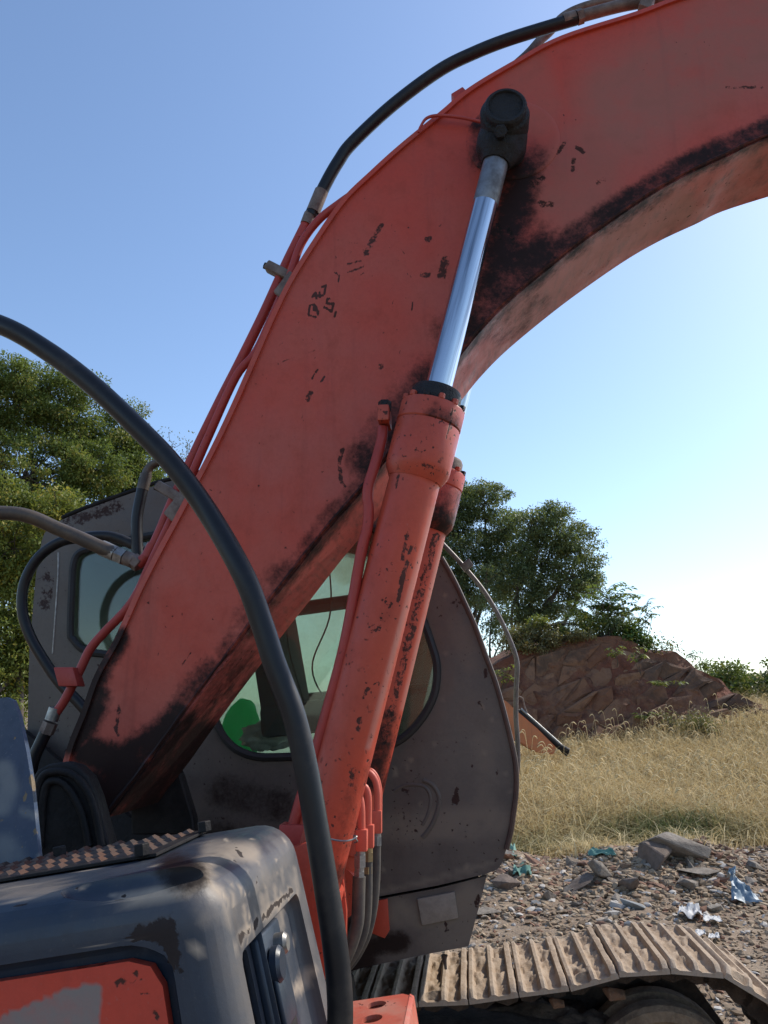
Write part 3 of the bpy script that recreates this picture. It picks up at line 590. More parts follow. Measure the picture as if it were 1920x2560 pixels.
# ------------------------------------------------------------------ hood (tool box) at the near right corner
def bool_cut(o, cutter, op='DIFFERENCE'):
    md = o.modifiers.new('cut', 'BOOLEAN'); md.operation = op; md.object = cutter; md.solver = 'FAST'
    dg = bpy.context.evaluated_depsgraph_get(); me = bpy.data.meshes.new_from_object(o.evaluated_get(dg))
    o.modifiers.clear(); old = o.data; o.data = me; bpy.data.meshes.remove(old); cm = cutter.data; bpy.data.objects.remove(cutter); bpy.data.meshes.remove(cm)
def cage(name, corners, bevels, mat_, parent, seg=6):   # box of 8 corners, corners[(i,j,k)] world; bevel all edges
    bm = bmesh.new(); vs = {k: bm.verts.new(Vector(np.asarray(c)-ROOT)) for k, c in corners.items()}
    for q in ([(0, 0, 0), (0, 0, 1), (0, 1, 1), (0, 1, 0)], [(1, 0, 0), (1, 1, 0), (1, 1, 1), (1, 0, 1)], [(0, 0, 0), (1, 0, 0), (1, 0, 1), (0, 0, 1)],
              [(0, 1, 0), (0, 1, 1), (1, 1, 1), (1, 1, 0)], [(0, 0, 0), (0, 1, 0), (1, 1, 0), (1, 0, 0)], [(0, 0, 1), (1, 0, 1), (1, 1, 1), (0, 1, 1)]):
        bm.faces.new([vs[k] for k in q])
    bmesh.ops.recalc_face_normals(bm, faces=bm.faces)
    if bevels: bmesh.ops.bevel(bm, geom=list(bm.edges), offset=bevels, segments=seg, affect='EDGES', profile=.5, clamp_overlap=True)
    return link(name, bm_mesh(name, bm), mat_, parent, 180)
def WA(a, v, b): u, z = AB(a, b); return W(u, v, z)
HV0, HV1, HB1, HB0 = 1.24, 1.86, 1.722, 1.02
def TN(*pts): return [AB(.317-(.317-a)*.965, 1.8937-(1.8937-b)*.965) for a, b in pts]
HF = lambda b: -.118+.11*(1.70-b)                          # front face leans forward going down
def hood():
    A0 = -1.7
    o = cage('hood', {(i, j, k): WA((A0, HF((HB0, HB1)[k]))[i], (HV0, HV1)[j], (HB0, HB1)[k]) for i in (0, 1) for j in (0, 1) for k in (0, 1)}, .072, M_hood, EX, 7)
    # side recess for the orange panel
    c = prism('cut', TN((-1.6, 1.12), (-.165, 1.12), (-.205, 1.600), (-.255, 1.628), (-1.6, 1.628)), HV0-.1, HV0+.035, None, None, .03, 3); c.location = ROOT
    o.location = ROOT; o.parent = None
    bpy.context.view_layer.update(); bool_cut(o, c)
    # front recess for the grille
    def fr(v, b, d=0.): return WA(HF(b)-d, v, b)
    c = cage('cut', {(i, j, k): fr((1.315, 1.735)[j], (1.28, 1.585)[k], (.028, -.1)[i]) for i in (0, 1) for j in (0, 1) for k in (0, 1)}, .02, None, None, 3); c.location = ROOT
    bpy.context.view_layer.update(); bool_cut(o, c)
    for v0, v1 in ((1.328, 1.372), (1.384, 1.430)):        # two open slots
        c = cage('cut', {(i, j, k): fr((v0, v1)[j], (1.30, 1.565)[k], (.30, -.1)[i]) for i in (0, 1) for j in (0, 1) for k in (0, 1)}, .010, None, None, 2); c.location = ROOT
        bpy.context.view_layer.update(); bool_cut(o, c)
    # scooped hollow on top, near the front
    from mathutils.bvhtree import BVHTree
    bm = bmesh.new(); bm.from_mesh(o.data); bv = BVHTree.FromBMesh(bm); bm.free()
    R = Matrix((Vector(W(AB(1, 0)[0], 0, AB(1, 0)[1])), Vector(LV), Vector(W(AB(0, 1)[0], 0, AB(0, 1)[1])))).transposed().to_4x4()
    hit = bv.ray_cast(Vector(CAM-ROOT), Vector(ray(*Q('M', (930, 385))[0])).normalized())[0]
    for du, sc_ in ((-.075, (.125, .046, .036)),):
        bm = bmesh.new(); bmesh.ops.create_uvsphere(bm, u_segments=40, v_segments=20, radius=1)
        bm.transform(Matrix.Translation(hit+R.to_3x3() @ Vector((du, .004, .006))) @ R @ Matrix.Diagonal((*sc_, 1)))
        c = link('cut', bm_mesh('cut', bm), None, None, 180); c.location = ROOT
        bpy.context.view_layer.update(); bool_cut(o, c)
    refine(o, .022)
    o.location = (0, 0, 0); o.parent = EX
    for p in o.data.polygons: p.use_smooth = True
    o.data.set_sharp_from_angle(angle=math.radians(38))
    def dusty(co, px, w):
        a = (co@FV)*math.cos(TH)+co[:, 2]*math.sin(TH); b = -(co@FV)*math.sin(TH)+co[:, 2]*math.cos(TH)
        f = np.clip((a+.16-.11*(1.7-b))/.07, 0, 1); w[:, 2] = np.maximum(w[:, 2], .36*f)
        vv = co@LV; slot_shade = (a < -.118+.11*(1.7-b)-.036) & (vv > 1.318) & (vv < 1.44) & (b > 1.285) & (b < 1.58); w[slot_shade, 0] = 1.; w[slot_shade, 2] = 0  # slot interiors blackened, their shade put into the colour
        nx = np.array([mnoise.noise(Vector(q*7)) for q in co]); w[:, 2] = np.clip(w[:, 2]+.32*np.clip(nx, 0, 1)*(b > 1.64), 0, 1)
    rg = random.Random(21); sc = []
    for _ in range(170):
        x, y = rg.choice(((rg.uniform(0, 1100), rg.uniform(330, 760)), (rg.uniform(1000, 1600), rg.uniform(200, 900)))); l = rg.uniform(0, 26); a = rg.gauss(.1, .8)
        sc.append((rg.choice((1, 2, 2)), rg.uniform(1.6, 3.6), rg.uniform(.45, 1.), Q('M', (x, y), (x+l*math.cos(a)+.1, y+l*math.sin(a)))))
    for _ in range(26):
        x = rg.uniform(1140, 1560); y = rg.uniform(330, 560); sc.append((2, rg.uniform(4, 9), rg.uniform(.25, .6), Q('M', (x, y), (x+rg.uniform(5, 25), y+rg.uniform(50, 150)))))
    paint(o, sc+[(1, 7, .9, Q('M', (1215, 750), (1360, 615), (1515, 465))), (2, 14, .9, Q('M', (1080, 420), (1110, 470), (1150, 500))), (1, 30, 1.1, Q('M', (780, 610), (830, 640), (870, 680))), (1, 22, 1.1, Q('M', (680, 700), (760, 690), (860, 730))), (1, 24, 1.1, Q('M', (880, 660), (905, 760), (900, 830))), (0, 40, .9, Q('M', (900, 360), (1000, 400))),  # dark stroke in the scooped hollow puts its shade into the colour
              (2, 20, .75, Q('M', (640, 520), (800, 490), (960, 470), (1080, 400), (1040, 330), (1200, 280))), (2, 30, .6, Q('M', (1100, 260), (1300, 270))), (2, 16, .8, Q('M', (1400, 1100), (1560, 960), (1620, 880))), (2, 10, .8, Q('M', (1220, 740), (1360, 610), (1510, 470))),
              (1, 5, .8, Q('M', (1225, 250), (1250, 290))), (2, 26, .35, Q('M', (0, 480), (200, 470), (300, 450)))], extra=dusty)
    # orange side panel
    sp_ = panel('side_panel', TN((-1.58, 1.14), (-.185, 1.14), (-.215, 1.40), (-.228, 1.560), (-.245, 1.590), (-.280, 1.602), (-1.58, 1.602)), [], HV0+.012, HV0+.03, .0065, M_side, o)
    sp_['label'] = 'orange side panel with a worn grey patch'
    def patch(co, px, w):
        poly = Q('M', (-100, 1180), (0, 1120), (330, 985), (530, 945), (512, 1180), (512, 1400), (-100, 1400)); ins = np.array([inside(q, poly) for q in px]); w[ins, 2] = 1.; w[ins, 1] = np.maximum(w[ins, 1]*.5, .12)
    paint(sp_, [(0, 8, 1., Q('M', (600, 940), (735, 935))), (0, 9, .9, Q('M', (690, 900), (715, 890))), (0, 6, .9, Q('M', (600, 965), (650, 965))), (0, 6, .9, Q('M', (735, 1005), (775, 1000))), (0, 8, .9, Q('M', (800, 1100), (820, 1140))), (0, 5, .8, Q('M', (805, 1030), (815, 1060))), (0, 5, .8, Q('M', (520, 885), (545, 880))), (0, 8, .9, Q('M', (65, 938),)), (0, 4, .8, Q('M', (140, 945), (150, 940)))], extra=patch)
    # tread plate with raised scales, bolts
    tp = prism('tread_plate', [AB(a, HB1+.003+d) for a, d in ((-1.5, 0), (-.305, 0), (-.305, .006), (-1.5, .006))], 1.50, 1.80, M_black, o, .001, 1)
    bm = bmesh.new(); rng = random.Random(8)
    for i in range(30):
        for j in range(6):
            a = -.35-.040*i; v = 1.525+.052*j+(.026 if i % 2 else 0)
            if v > 1.785: continue
            c = [WA(a-.015, v-.014, HB1+.009), WA(a-.015, v+.014, HB1+.009), WA(a+.013, v+.014, HB1+.009), WA(a+.013, v-.014, HB1+.009)]
            t = [WA(a-.012, v-.010, HB1+.011), WA(a-.012, v+.010, HB1+.011), WA(a+.004, v+.009, HB1+.0165), WA(a+.004, v-.009, HB1+.0165)]
            cv_ = [bm.verts.new(Vector(q-ROOT)) for q in c]; tv = [bm.verts.new(Vector(q-ROOT)) for q in t]; bm.faces.new(tv)
            for k in range(4): bm.faces.new((cv_[k], cv_[(k+1) % 4], tv[(k+1) % 4], tv[k]))
    tt = link('tread', bm_mesh('tread', bm), simple_mat('worn_tread', (.12, .062, .042), (.035, .026, .024), 9, .5, .2), o, None)
    tt['kind'] = 'stuff'
    for px in Q('M', (310, 296), (738, 290), (1062, 165)):
        d = ray(*px); u_, z_ = AB(0, 1); nn = W(u_, 0, z_); t = (HB1+.008-CAM.dot(nn))/d.dot(nn); q = CAM+d*t
        hexnut('bolt', q, q+nn*.022, .0150, M_black, o)
    # grille: bars, backing, latch plate
    def bar(v0, v1, b0, b1, d0, d1, m, nm, bv=.003): return cage(nm, {(i, j, k): fr((v0, v1)[j], (b0, b1)[k], (d0, d1)[i]) for i in (0, 1) for j in (0, 1) for k in (0, 1)}, bv, m, o, 2)
    bar(1.345, 1.356, 1.29, 1.57, .09, .05, M_black, 'slat'); bar(1.402, 1.410, 1.29, 1.57, .12, .08, M_black, 'slat')  # slats blackened with the slots, shade in their colour
    bar(1.448, 1.600, 1.30, 1.572, .030, .012, M_hood, 'latch_plate', .006)
    bar(1.452, 1.454, 1.29, 1.58, .034, .004, M_hood, 'slat', .0005); lt = bar(1.478, 1.560, 1.415, 1.505, .012, .002, M_hood, 'latch', .004); bar(1.482, 1.572, 1.355, 1.412, .0135, .0105, M_black, 'recess', .0005)  # thin black plate under the latch stands for a recess's shade
    q0 = fr(1.500, 1.515, .01); q1 = fr(1.500, 1.515, -.012)
    lathe('latch_knob', q0, q1, [(0, .030), (.012, .030), (.018, .024), (.018, 0)], M_hood, o, 24)
    q0 = fr(1.552, 1.535, .02); q1 = fr(1.552, 1.535, -.012)
    lathe('lock', q0, q1, [(0, .019), (.024, .019), (.030, .014), (.030, 0)], M_steel, o, 20)
    return o
HOOD = hood()

# step plate with round holes
def step():
    d0 = Q('K', (600, 1700), (1020, 1606), (1045, 1640), (955, 1850), (920, 2000), (380, 2060), (300, 1800))
    z0 = P(*d0[1], 1.93)[2]; u1 = UZ(*d0[1], 1.93)[0]
    b0 = -u1*math.sin(TH)+z0*math.cos(TH); a1 = u1*math.cos(TH)+z0*math.sin(TH)
    # outline in (a, v) on the pitched plane
    outl = [(a1-.62, 1.93), (a1-.02, 1.93), (a1, 1.91), (a1, 1.52), (a1-.62, 1.52)]
    holes = []
    for i in range(7):
        for j in range(4):
            a = a1-.075-.085*i; v = 1.885-.078*j-(.039 if i % 2 else 0); 
            if v < 1.55: continue
            holes.append([(a+.022*math.cos(t), v+.022*math.sin(t)) for t in np.linspace(0, 2*math.pi, 15)[:-1]])
    pts, edges = [], []
    for pl in [outl]+holes:
        s = len(pts); n = len(pl); pts += pl; edges += [(s+i, s+(i+1) % n) for i in range(n)]
    vs, es, fs, *_ = delaunay_2d_cdt([Vector(q) for q in pts], edges, [], 0, 1e-6)
    good = [tuple(f) for f in fs if not any(inside(sum((Vector(vs[i]) for i in f), Vector((0, 0)))/len(f), h) for h in holes)]
    V = [WA(q[0], q[1], b0) for q in vs]+[WA(q[0], q[1], b0-.008) for q in vs]; n = len(vs); Fc = good+[tuple(i+n for i in f[::-1]) for f in good]
    ec = {(f[i], f[(i+1) % len(f)]) for f in good for i in range(len(f))}
    Fc += [(b, a, a+n, b+n) for a, b in ec if (b, a) not in ec]
    o = mpart('step', V, Fc, M_step, EX, 30); o['label'] = 'orange step plate with round holes'
    rim = prism('rim', [AB(a, b) for a, b in ((a1-.003, b0+.002), (a1+.006, b0-.004), (a1+.006, b0-.10), (a1-.003, b0-.10))], 1.52, 1.92, M_step, o, .002)
    prism('support', [AB(a, b) for a, b in ((a1-.6, b0-.012), (a1-.02, b0-.012), (a1-.04, b0-.3), (a1-.6, b0-.3))], 1.905, 1.925, M_step, o, .003)
    return o
step()

# ------------------------------------------------------------------ cab
def cab():
    c = empty('cab', (0, 0, 0), EX)
    rear = Q('I', (188, 1915), (196, 1600), (203, 1300), (216, 1150), (250, 780), (288, 560), (308, 505), (345, 462), (430, 412), (600, 340), (900, 232), (1150, 152))
    roofh = Q('S', (600, 1166), (830, 1142), (980, 1150), (1035, 1190))
    front = Q('J', (600, 130), (690, 290), (770, 460), (850, 640), (930, 860), (1000, 1050), (1070, 1300), (1130, 1550), (1152, 1700), (1152, 1850), (1135, 2000), (1112, 2150))+Q('F', (690, 330), (672, 385), (655, 406))
    bottom = Q('F', (620, 420), (520, 445), (430, 466), (215, 506))+Q('S', (800, 2260), (500, 2180), (250, 2010))
    px = rear+roofh+front+bottom; ol = [UZ(x, y, V_CAB) for x, y in px]
    win_r = [UZ(x, y, V_CAB) for x, y in Q('I', (505, 760), (520, 690), (545, 650), (600, 622), (800, 570), (1060, 520), (1200, 500), (1190, 900), (1130, 1345), (700, 1338), (600, 1318), (545, 1285), (510, 1240), (490, 1180))]
    win_f = [UZ(x, y, V_CAB) for x, y in Q('S', (562, 1845), (590, 1872), (640, 1891), (717, 1892), (860, 1885), (945, 1872), (995, 1853), (1035, 1820), (1070, 1772), (1089, 1722), (1092, 1660), (1078, 1608), (1058, 1550), (1032, 1480), (1010, 1400), (985, 1345), (930, 1320), (800, 1330), (680, 1365), (600, 1420), (545, 1600), (535, 1780))]
    wall = panel('side_wall', ol, [win_r, win_f], V_CAB, V_CAB+.035, .016, M_cab, c)
    S = lambda *q: Q('S', *q)
    st = [(1, 20, .62, Q('I', (460, 440), (560, 400), (680, 370), (830, 320))), (1, 16, .55, Q('I', (650, 330), (780, 290))), (1, 20, .6, Q('I', (320, 810), (330, 920), (310, 1000))), (1, 10, .5, Q('I', (290, 960), (380, 850))),
          (0, 11, 1., Q('J', (715, 1840), (708, 1900))), (0, 11, 1., Q('J', (700, 1920), (720, 1930))), (0, 5, 1., Q('J', (1015, 1670), (1015, 1720))), (0, 6, 1., Q('J', (305, 1850), (355, 1845), (340, 1890))), (0, 5, 1., Q('J', (310, 1985), (325, 2060), (340, 2105))),
          (0, 4.5, 1., Q('J', (825, 740),)), (0, 5, 1., Q('J', (788, 785),)), (0, 5, 1., Q('J', (950, 1135), (955, 1145))), (0, 4, 1., Q('J', (935, 1175),)), (0, 4, 1., Q('J', (568, 505),)), (0, 7, .9, Q('J', (710, 450), (715, 490))), (0, 6, .8, Q('J', (660, 340), (680, 370))), (0, 2.5, 1., Q('J', (600, 540), (620, 640), (640, 720))), (0, 2, .8, Q('J', (700, 640), (735, 720))), (0, 2.5, .9, Q('J', (520, 1725),)),
          (1, 8, .9, Q('J', (920, 960), (935, 1010))), (1, 6, .8, Q('J', (650, 480), (700, 470))), (1, 5, .7, Q('J', (870, 1190), (900, 1250))),
          (2, 46, .55, Q('J', (250, 2120), (600, 2100), (1000, 2080))), (2, 30, .25, Q('J', (900, 1500), (950, 1800), (900, 2000))), (2, 8, .5, Q('F', (230, 490), (430, 440), (640, 380))), (2, 24, .2, Q('J', (700, 600), (800, 900))),
          (0, 60, .9, S((520, 2120), (640, 2150), (760, 2190))), (0, 40, .6, S((560, 1980), (700, 2010))), (0, 4, .8, Q('I', (500, 600), (480, 760), (450, 960), (445, 1040)))]
    rng = random.Random(5)
    for _ in range(80):
        x = rng.uniform(900, 1290); y = rng.uniform(1450, 2180); l = rng.uniform(0, 14); st.append((rng.choice((1, 2, 2)), rng.uniform(1.5, 3), rng.uniform(.4, .9), [(x, y), (x+rng.uniform(-8, 8), y+l)]))
    paint(wall, st)
    # raised D shaped pressing
    tube('pressing', [P(*q, V_CAB+.005) for q in Q('K', (1100, 138), (1150, 160), (1190, 205), (1212, 270), (1200, 350), (1170, 430), (1130, 495), (1095, 535))], .011, M_cab, wall, 10)
    tube('pressing', [P(*q, V_CAB+.0055) for q in Q('K', (900, 215), (960, 180), (1040, 170), (1110, 185), (1145, 235), (1150, 300), (1130, 380), (1095, 450))], .009, M_cab, wall, 10)
    # gaskets and panes
    for hole, m in ((win_r, M_glass), (win_f, M_glass)):
        g = tube('window_gasket', [W(u, V_CAB-.004, z) for u, z in hole+hole[:1]], .0165, M_gasket, c, 8, 3)
        panel('window_pane', hole, [], V_CAB+.012, V_CAB+.018, .2, m, c)
    inn = [UZ(x, y, V_CAB) for x, y in px]; cen = np.mean(np.array(ol), 0)
    sh = [tuple(cen+(np.array(q)-cen)*.985) for q in ol]
    n0, n1, n2 = len(rear), len(rear)+len(roofh), len(rear)+len(roofh)+len(front)
    def strip(name, idx, m, v0=V_CAB+.035, v1=V_CAB2-.03, th=.03):
        V, Fc = [], []
        for i in idx:
            q = np.array(ol[i]); k = cen-q; k = k/np.linalg.norm(k)*th
            V += [W(q[0], v0, q[1]), W(q[0], v1, q[1]), W(q[0]+k[0], v1, q[1]+k[1]), W(q[0]+k[0], v0, q[1]+k[1])]
        for i in range(len(idx)-1):
            for j in range(4): Fc.append((4*i+j, 4*i+(j+1) % 4, 4*i+4+(j+1) % 4, 4*i+4+j))
        Fc += [(0, 1, 2, 3), tuple(4*(len(idx)-1)+j for j in (3, 2, 1, 0))]
        return mpart(name, V, Fc, m, c, 30)
    strip('rear_wall', list(range(0, 6)), M_cab); strip('roof', list(range(5, n1+1)), M_cab)
    strip('windshield', list(range(n1, n1+9)), M_glass_far, th=.008); strip('front_panel', list(range(n1+8, n2)), M_cab); strip('floor', list(range(n2-1, len(ol))), M_black)
    tube('roof_gutter', [P(x, y-5, V_CAB+.01) for x, y in Q('I', (430, 412), (600, 340), (900, 232), (1150, 152))+Q('S', (600, 1166), (830, 1142))], .010, M_black, c, 8)
    tube('front_rim', [W(u, V_CAB-.004, z) for u, z in ol[n1:n1+13]], .0105, M_brownrim, c, 8)
    tube('door_seam', [P(*q, V_CAB) for q in Q('I', (405, 640), (402, 800), (385, 1060), (365, 1340))], .004, M_steel, c, 6)
    # far wall with a large dusty window
    wf = [(u, z) for u, z in [UZ(x, y, V_CAB2) for x, y in Q('S', (520, 1905), (900, 1910), (960, 1880), (985, 1720), (975, 1500), (955, 1400), (700, 1350), (560, 1360), (500, 1600))]]
    wf2 = [UZ(x, y, V_CAB2) for x, y in Q('S', (150, 1720), (150, 1482), (440, 1570), (440, 1720))]
    panel('side_wall', ol, [wf, wf2], V_CAB2-.03, V_CAB2, .08, M_cab, c)
    for w in (wf, wf2): panel('window_pane', w, [], V_CAB2-.02, V_CAB2-.014, .2, M_glass_far, c)
    tube('window_bar', [W(*(lambda q: (q[0], V_CAB2-.04, q[1]))(UZ(x, y, V_CAB))) for x, y in Q('S', (545, 1745), (1075, 1700))], .022, M_hose_brown, c, 8)
    tube('window_bar', [W(*(lambda q: (q[0], V_CAB2-.05, q[1]))(UZ(x, y, V_CAB))) for x, y in Q('S', (600, 1462), (1030, 1400))], .038, M_seat, c, 8)
    # seat and controls
    su, sz = UZ(790, 1600, 3.65)
    st_ = empty('seat', (0, 0, 0), c)
    def sbox(nm, du, dz, hu, hv, hz, tilt=0):
        f = FV*math.cos(tilt)+ZV*math.sin(tilt); z = -FV*math.sin(tilt)+ZV*math.cos(tilt)
        return obox(nm, W(su+du, 3.66, sz+dz), f*hu, LV*hv, z*hz, M_seat, c, .03)
    bpy.data.objects.remove(st_)
    s = sbox('seat', .04, -.35, .24, .25, .07, .1); s2 = sbox('seat_back', -.2, .02, .07, .24, .36, .2); s3 = sbox('headrest', -.25, .47, .05, .13, .09, .2)
    for du, dv in ((.30, .2),):
        V, Fc = tube_geo([W(su+du, 3.66+dv, sz-.7), W(su+du+.02, 3.66+dv, sz-.35), W(su+du-.03, 3.66+dv, sz-.1)], .012, 8); mpart('control_lever', V, Fc, M_gasket, c)
        V, Fc = tube_geo([W(su+du-.03, 3.66+dv, sz-.1), W(su+du-.04, 3.66+dv, sz+.03)], .024, 10); mpart('lever_knob', V, Fc, M_gasket, c)
    tube('sun_visor_cable', [W(su+.1, 3.3, sz+.46), W(su+.13, 3.3, sz+.1), W(su+.05, 3.32, sz-.15), W(su+.16, 3.3, sz-.35)], .004, M_gasket, c, 6)
    tube('sun_visor_cable', [W(su-.02, 3.3, sz+.3), W(su-.06, 3.3, sz), W(su+.02, 3.32, sz-.3)], .004, M_gasket, c, 6)
    # lower apron under the cab, plate riveted on
    ap = [UZ(x, y, V_CAB+.01) for x, y in Q('F', (617, 429), (600, 500), (550, 690), (380, 722), (150, 772), (60, 800), (60, 560), (215, 516), (430, 476), (520, 454))]
    lp = panel('lower_panel', ap, [], V_CAB+.01, V_CAB+.03, .014, M_cab, c); lp['label'] = 'dusty lower cab panel'
    paint(lp, [(2, 40, .75, Q('F', (300, 560), (450, 600), (560, 500))), (2, 40, .6, Q('F', (420, 660), (540, 640), (560, 520))), (0, 9, 1., Q('F', (462, 600), (470, 630))), (0, 9, 1., Q('F', (585, 500), (580, 540))), (0, 22, .9, Q('F', (180, 700), (300, 670))), (0, 40, 1., Q('F', (150, 760), (120, 640)))])
    prism('rust_strip', [UZ(x, y, V_CAB+.004) for x, y in Q('F', (215, 520), (250, 513), (258, 630), (240, 660), (190, 640))], V_CAB, V_CAB+.012, M_cyl, c, .002)
    prism('name_plate', [UZ(x, y, V_CAB) for x, y in Q('F', (360, 515), (498, 488), (512, 585), (378, 612))], V_CAB-.003, V_CAB+.012, M_plate, c, .002)
    fl = [UZ(x, y, V_CAB+.05) for x, y in Q('F', (550, 690), (380, 722), (60, 795), (-200, 760), (-200, 600), (60, 540), (590, 440))]
    prism('cab_base', fl, V_CAB+.06, V_CAB2-.1, M_black, c, .01)
    # front handrail standing on the far front corner
    hr = tube('handrail', [P(x, y, 4.05) for x, y in Q('J', (560, -20), (620, 40), (760, 190), (900, 360), (1000, 520), (1080, 680), (1140, 830), (1160, 930), (1152, 1100), (1150, 1300), (1162, 1480), (1164, 1650), (1150, 1760))], .0125, M_rail, c, 12)
    obox('mount', P(*Q('J', (787, 188))[0], 4.05), FV*.024+ZV*.018, LV*.02, ZV*.018-FV*.012, M_rail, c, .005)
    return c
CAB = cab()

# ------------------------------------------------------------------ crawler track
M_shoe, nt = mat('dusty_track_steel'); _n = noise(nt, 9, 8, rough=.7); _f = noise(nt, 45, 6); _p = nd(nt, 'NewGeometry').outputs['Pointiness']
_c = mix(nt, ramp(nt, _n, .35, .65), (.30, .205, .125), (.40, .30, .205)); _c = mix(nt, ramp(nt, _f, .5, .72, 0, .55), _c, (.13, .085, .055)); _c = mix(nt, ramp(nt, _p, .52, .6, 0, .5), _c, (.46, .38, .30))
out(nt, princ(nt, _c, .85, 0, bump(nt, mth(nt, 'ADD', _n, mth(nt, 'MULTIPLY', _f, .5)), .6, .012)))
M_mud = simple_mat('dry_mud', (.30, .225, .15), (.15, .105, .07), 10, .95, bst=.9, bd=.02)
M_mud_mid = simple_mat('caked_soil', (.16, .115, .08), (.05, .037, .029), 7, .95, bst=.9, bd=.02)
M_mud_dark = simple_mat('dark_mud', (.075, .052, .038), (.035, .026, .021), 10, .9, bst=.9, bd=.02)
def shoe_mesh(seed):
    rng = random.Random(seed); nu, nv = 30, 26; PT_, WD = .188, .60
    V, Fc = [], []; bars = (-.082, .0, .078)
    for i in range(nu+1):
        u = -PT_/2+PT_*i/nu
        for j in range(nv+1):
            v = WD*j/nv; h = 0
            for b in bars:
                d = abs(u-b); h = max(h, .029*min(1, max(0, (.0165-d)/.007)))
            end = min(1, min(j, nv-j)/1.6+.25) if h > .002 else 1
            mud = (.010+.024*mnoise.fractal(Vector((u*13+seed*7, v*9, seed)), 1., 2., 5)+.012*mnoise.noise(Vector((u*40+seed, v*40, 2)))) if j not in (0, 1, nv) else 0
            V.append(np.array([u, v, max(h*end, min(mud, .024))]))
    w = nv+1
    for i in range(nu):
        for j in range(nv): Fc.append((i*w+j, (i+1)*w+j, (i+1)*w+j+1, i*w+j+1))
    n = len(V); V += [np.array([q[0], q[1], -.014]) for q in V[:]]
    per = [i*w for i in range(nu+1)]+[nu*w+j for j in range(1, nv+1)]+[i*w+nv for i in range(nu-1, -1, -1)]+[j for j in range(nv-1, 0, -1)]
    for a, b in zip(per, per[1:]+per[:1]): Fc.append((b, a, a+n, b+n))
    Fc.append(tuple(i+n for i in per[::-1])); me = mesh('track_shoe', V, Fc); bm = bmesh.new(); bm.from_mesh(me)
    bmesh.ops.delete(bm, geom=[q for q in bm.verts if not q.link_faces], context='VERTS'); bm.to_mesh(me); bm.free(); me.materials.append(M_shoe)
    for p in me.polygons: p.use_smooth = True
    me.set_sharp_from_angle(angle=math.radians(40)); return me
def track():
    t = empty('track', (0, 0, 0), EX)
    topp = [UZ(x, y, V_TR) for x, y in Q('S', (1063, 2507), (1171, 2501), (1296, 2484), (1439, 2464), (1564, 2434), (1690, 2428))]
    top_ax = np.array(topp[0])-np.array(topp[1]); slope = -.16
    back = [(topp[0][0]-d, topp[0][1]+slope*d*.55-.02*d*d*.0) for d in (2.9, 2.4, 1.9, 1.4, .9, .45)]
    r = .42; e = np.array(topp[-1]); cen = e+np.array([.06, -r]); arc = [tuple(cen+r*np.array([math.sin(a), math.cos(a)])) for a in np.radians([12, 30, 50, 72, 95, 120, 145, 168])]
    bot0 = np.array(arc[-1]); bot = [(bot0[0]-.1-d, bot0[1]-.05-.16*d) for d in (.1, .6, 1.2, 1.8, 2.4, 3.0, 3.5)]
    rc = np.array(back[0])+np.array([-.02, -r]); arc2 = [tuple(rc+r*np.array([math.sin(a), math.cos(a)])) for a in np.radians([205, 240, 270, 300, 330, 352])]
    path = back+topp+arc+bot+arc2
    pts = np.array(spline(path+path[:1], 10)); d = np.concatenate([[0], np.cumsum(np.linalg.norm(np.diff(pts, axis=0), axis=1))])
    pitch = .1925; n = int(d[-1]/pitch); s0 = None
    # phase: a shoe joint sits at the second traced point
    k = np.argmin(np.linalg.norm(pts-np.array(topp[1]), axis=1)); ph = d[k] % pitch
    me3 = [shoe_mesh(s) for s in (1, 2, 3)]
    lms = []
    for sd in (.20, .40):                       # the two link cheeks under each shoe
        out_ = [(-.088, -.02), (-.05, -.015), (.05, -.015), (.088, -.02), (.10, -.05), (.088, -.085), (.045, -.095), (0, -.075), (-.045, -.095), (-.088, -.085), (-.10, -.05)]
        m = len(out_); V = [np.array([x, sd-.02, z]) for x, z in out_]+[np.array([x, sd+.02, z]) for x, z in out_]
        lm = mesh('link', V, [tuple(range(m))[::-1], tuple(range(m, 2*m))]+[(i, (i+1) % m, m+(i+1) % m, m+i) for i in range(m)]); lm.materials.append(M_mud_dark); lms.append(lm)
    for i in range(n):
        s = ph+pitch*(i+.5)
        if s > d[-1]: s -= d[-1]
        q = np.array([np.interp(s, d, pts[:, k]) for k in range(2)]); q2 = np.array([np.interp((s+.02) % d[-1], d, pts[:, k]) for k in range(2)])
        q1 = np.array([np.interp((s-.02) % d[-1], d, pts[:, k]) for k in range(2)]); tg = (q2-q1)/np.linalg.norm(q2-q1); nn = np.array([-tg[1], tg[0]])
        X, Z, O = W(tg[0], 0, tg[1]), W(nn[0], 0, nn[1]), W(q[0], V_TR, q[1])-ROOT
        Mx = Matrix(((X[0], LV[0], Z[0], O[0]), (X[1], LV[1], Z[1], O[1]), (X[2], LV[2], Z[2], O[2]), (0, 0, 0, 1)))
        for nm, me in (('track_shoe', me3[i % 3]), ('link', lms[0]), ('link', lms[1])):
            o = bpy.data.objects.new(nm, me); COL.objects.link(o); o.parent = t; o.matrix_local = Mx
    # idler, frame, mud
    c = cen
    ci = (e[0]-.02, e[1]-.47)
    lathe('idler', W(ci[0], 3.47, ci[1]), W(ci[0], 3.75, ci[1]), [(0, .05), (0, .10), (.02, .12), (.03, .22), (.0, .25), (.0, .285), (.02, .30), (.09, .30), (.10, .27), (.16, .27), (.17, .30), (.24, .30), (.26, .28), (.26, .05)], M_mud, t, 48)
    lathe('sprocket', W(rc[0], 3.54, rc[1]), W(rc[0], 3.76, rc[1]), [(0, .05), (0, .30), (.22, .30), (.22, .05)], M_mud_dark, t, 32)
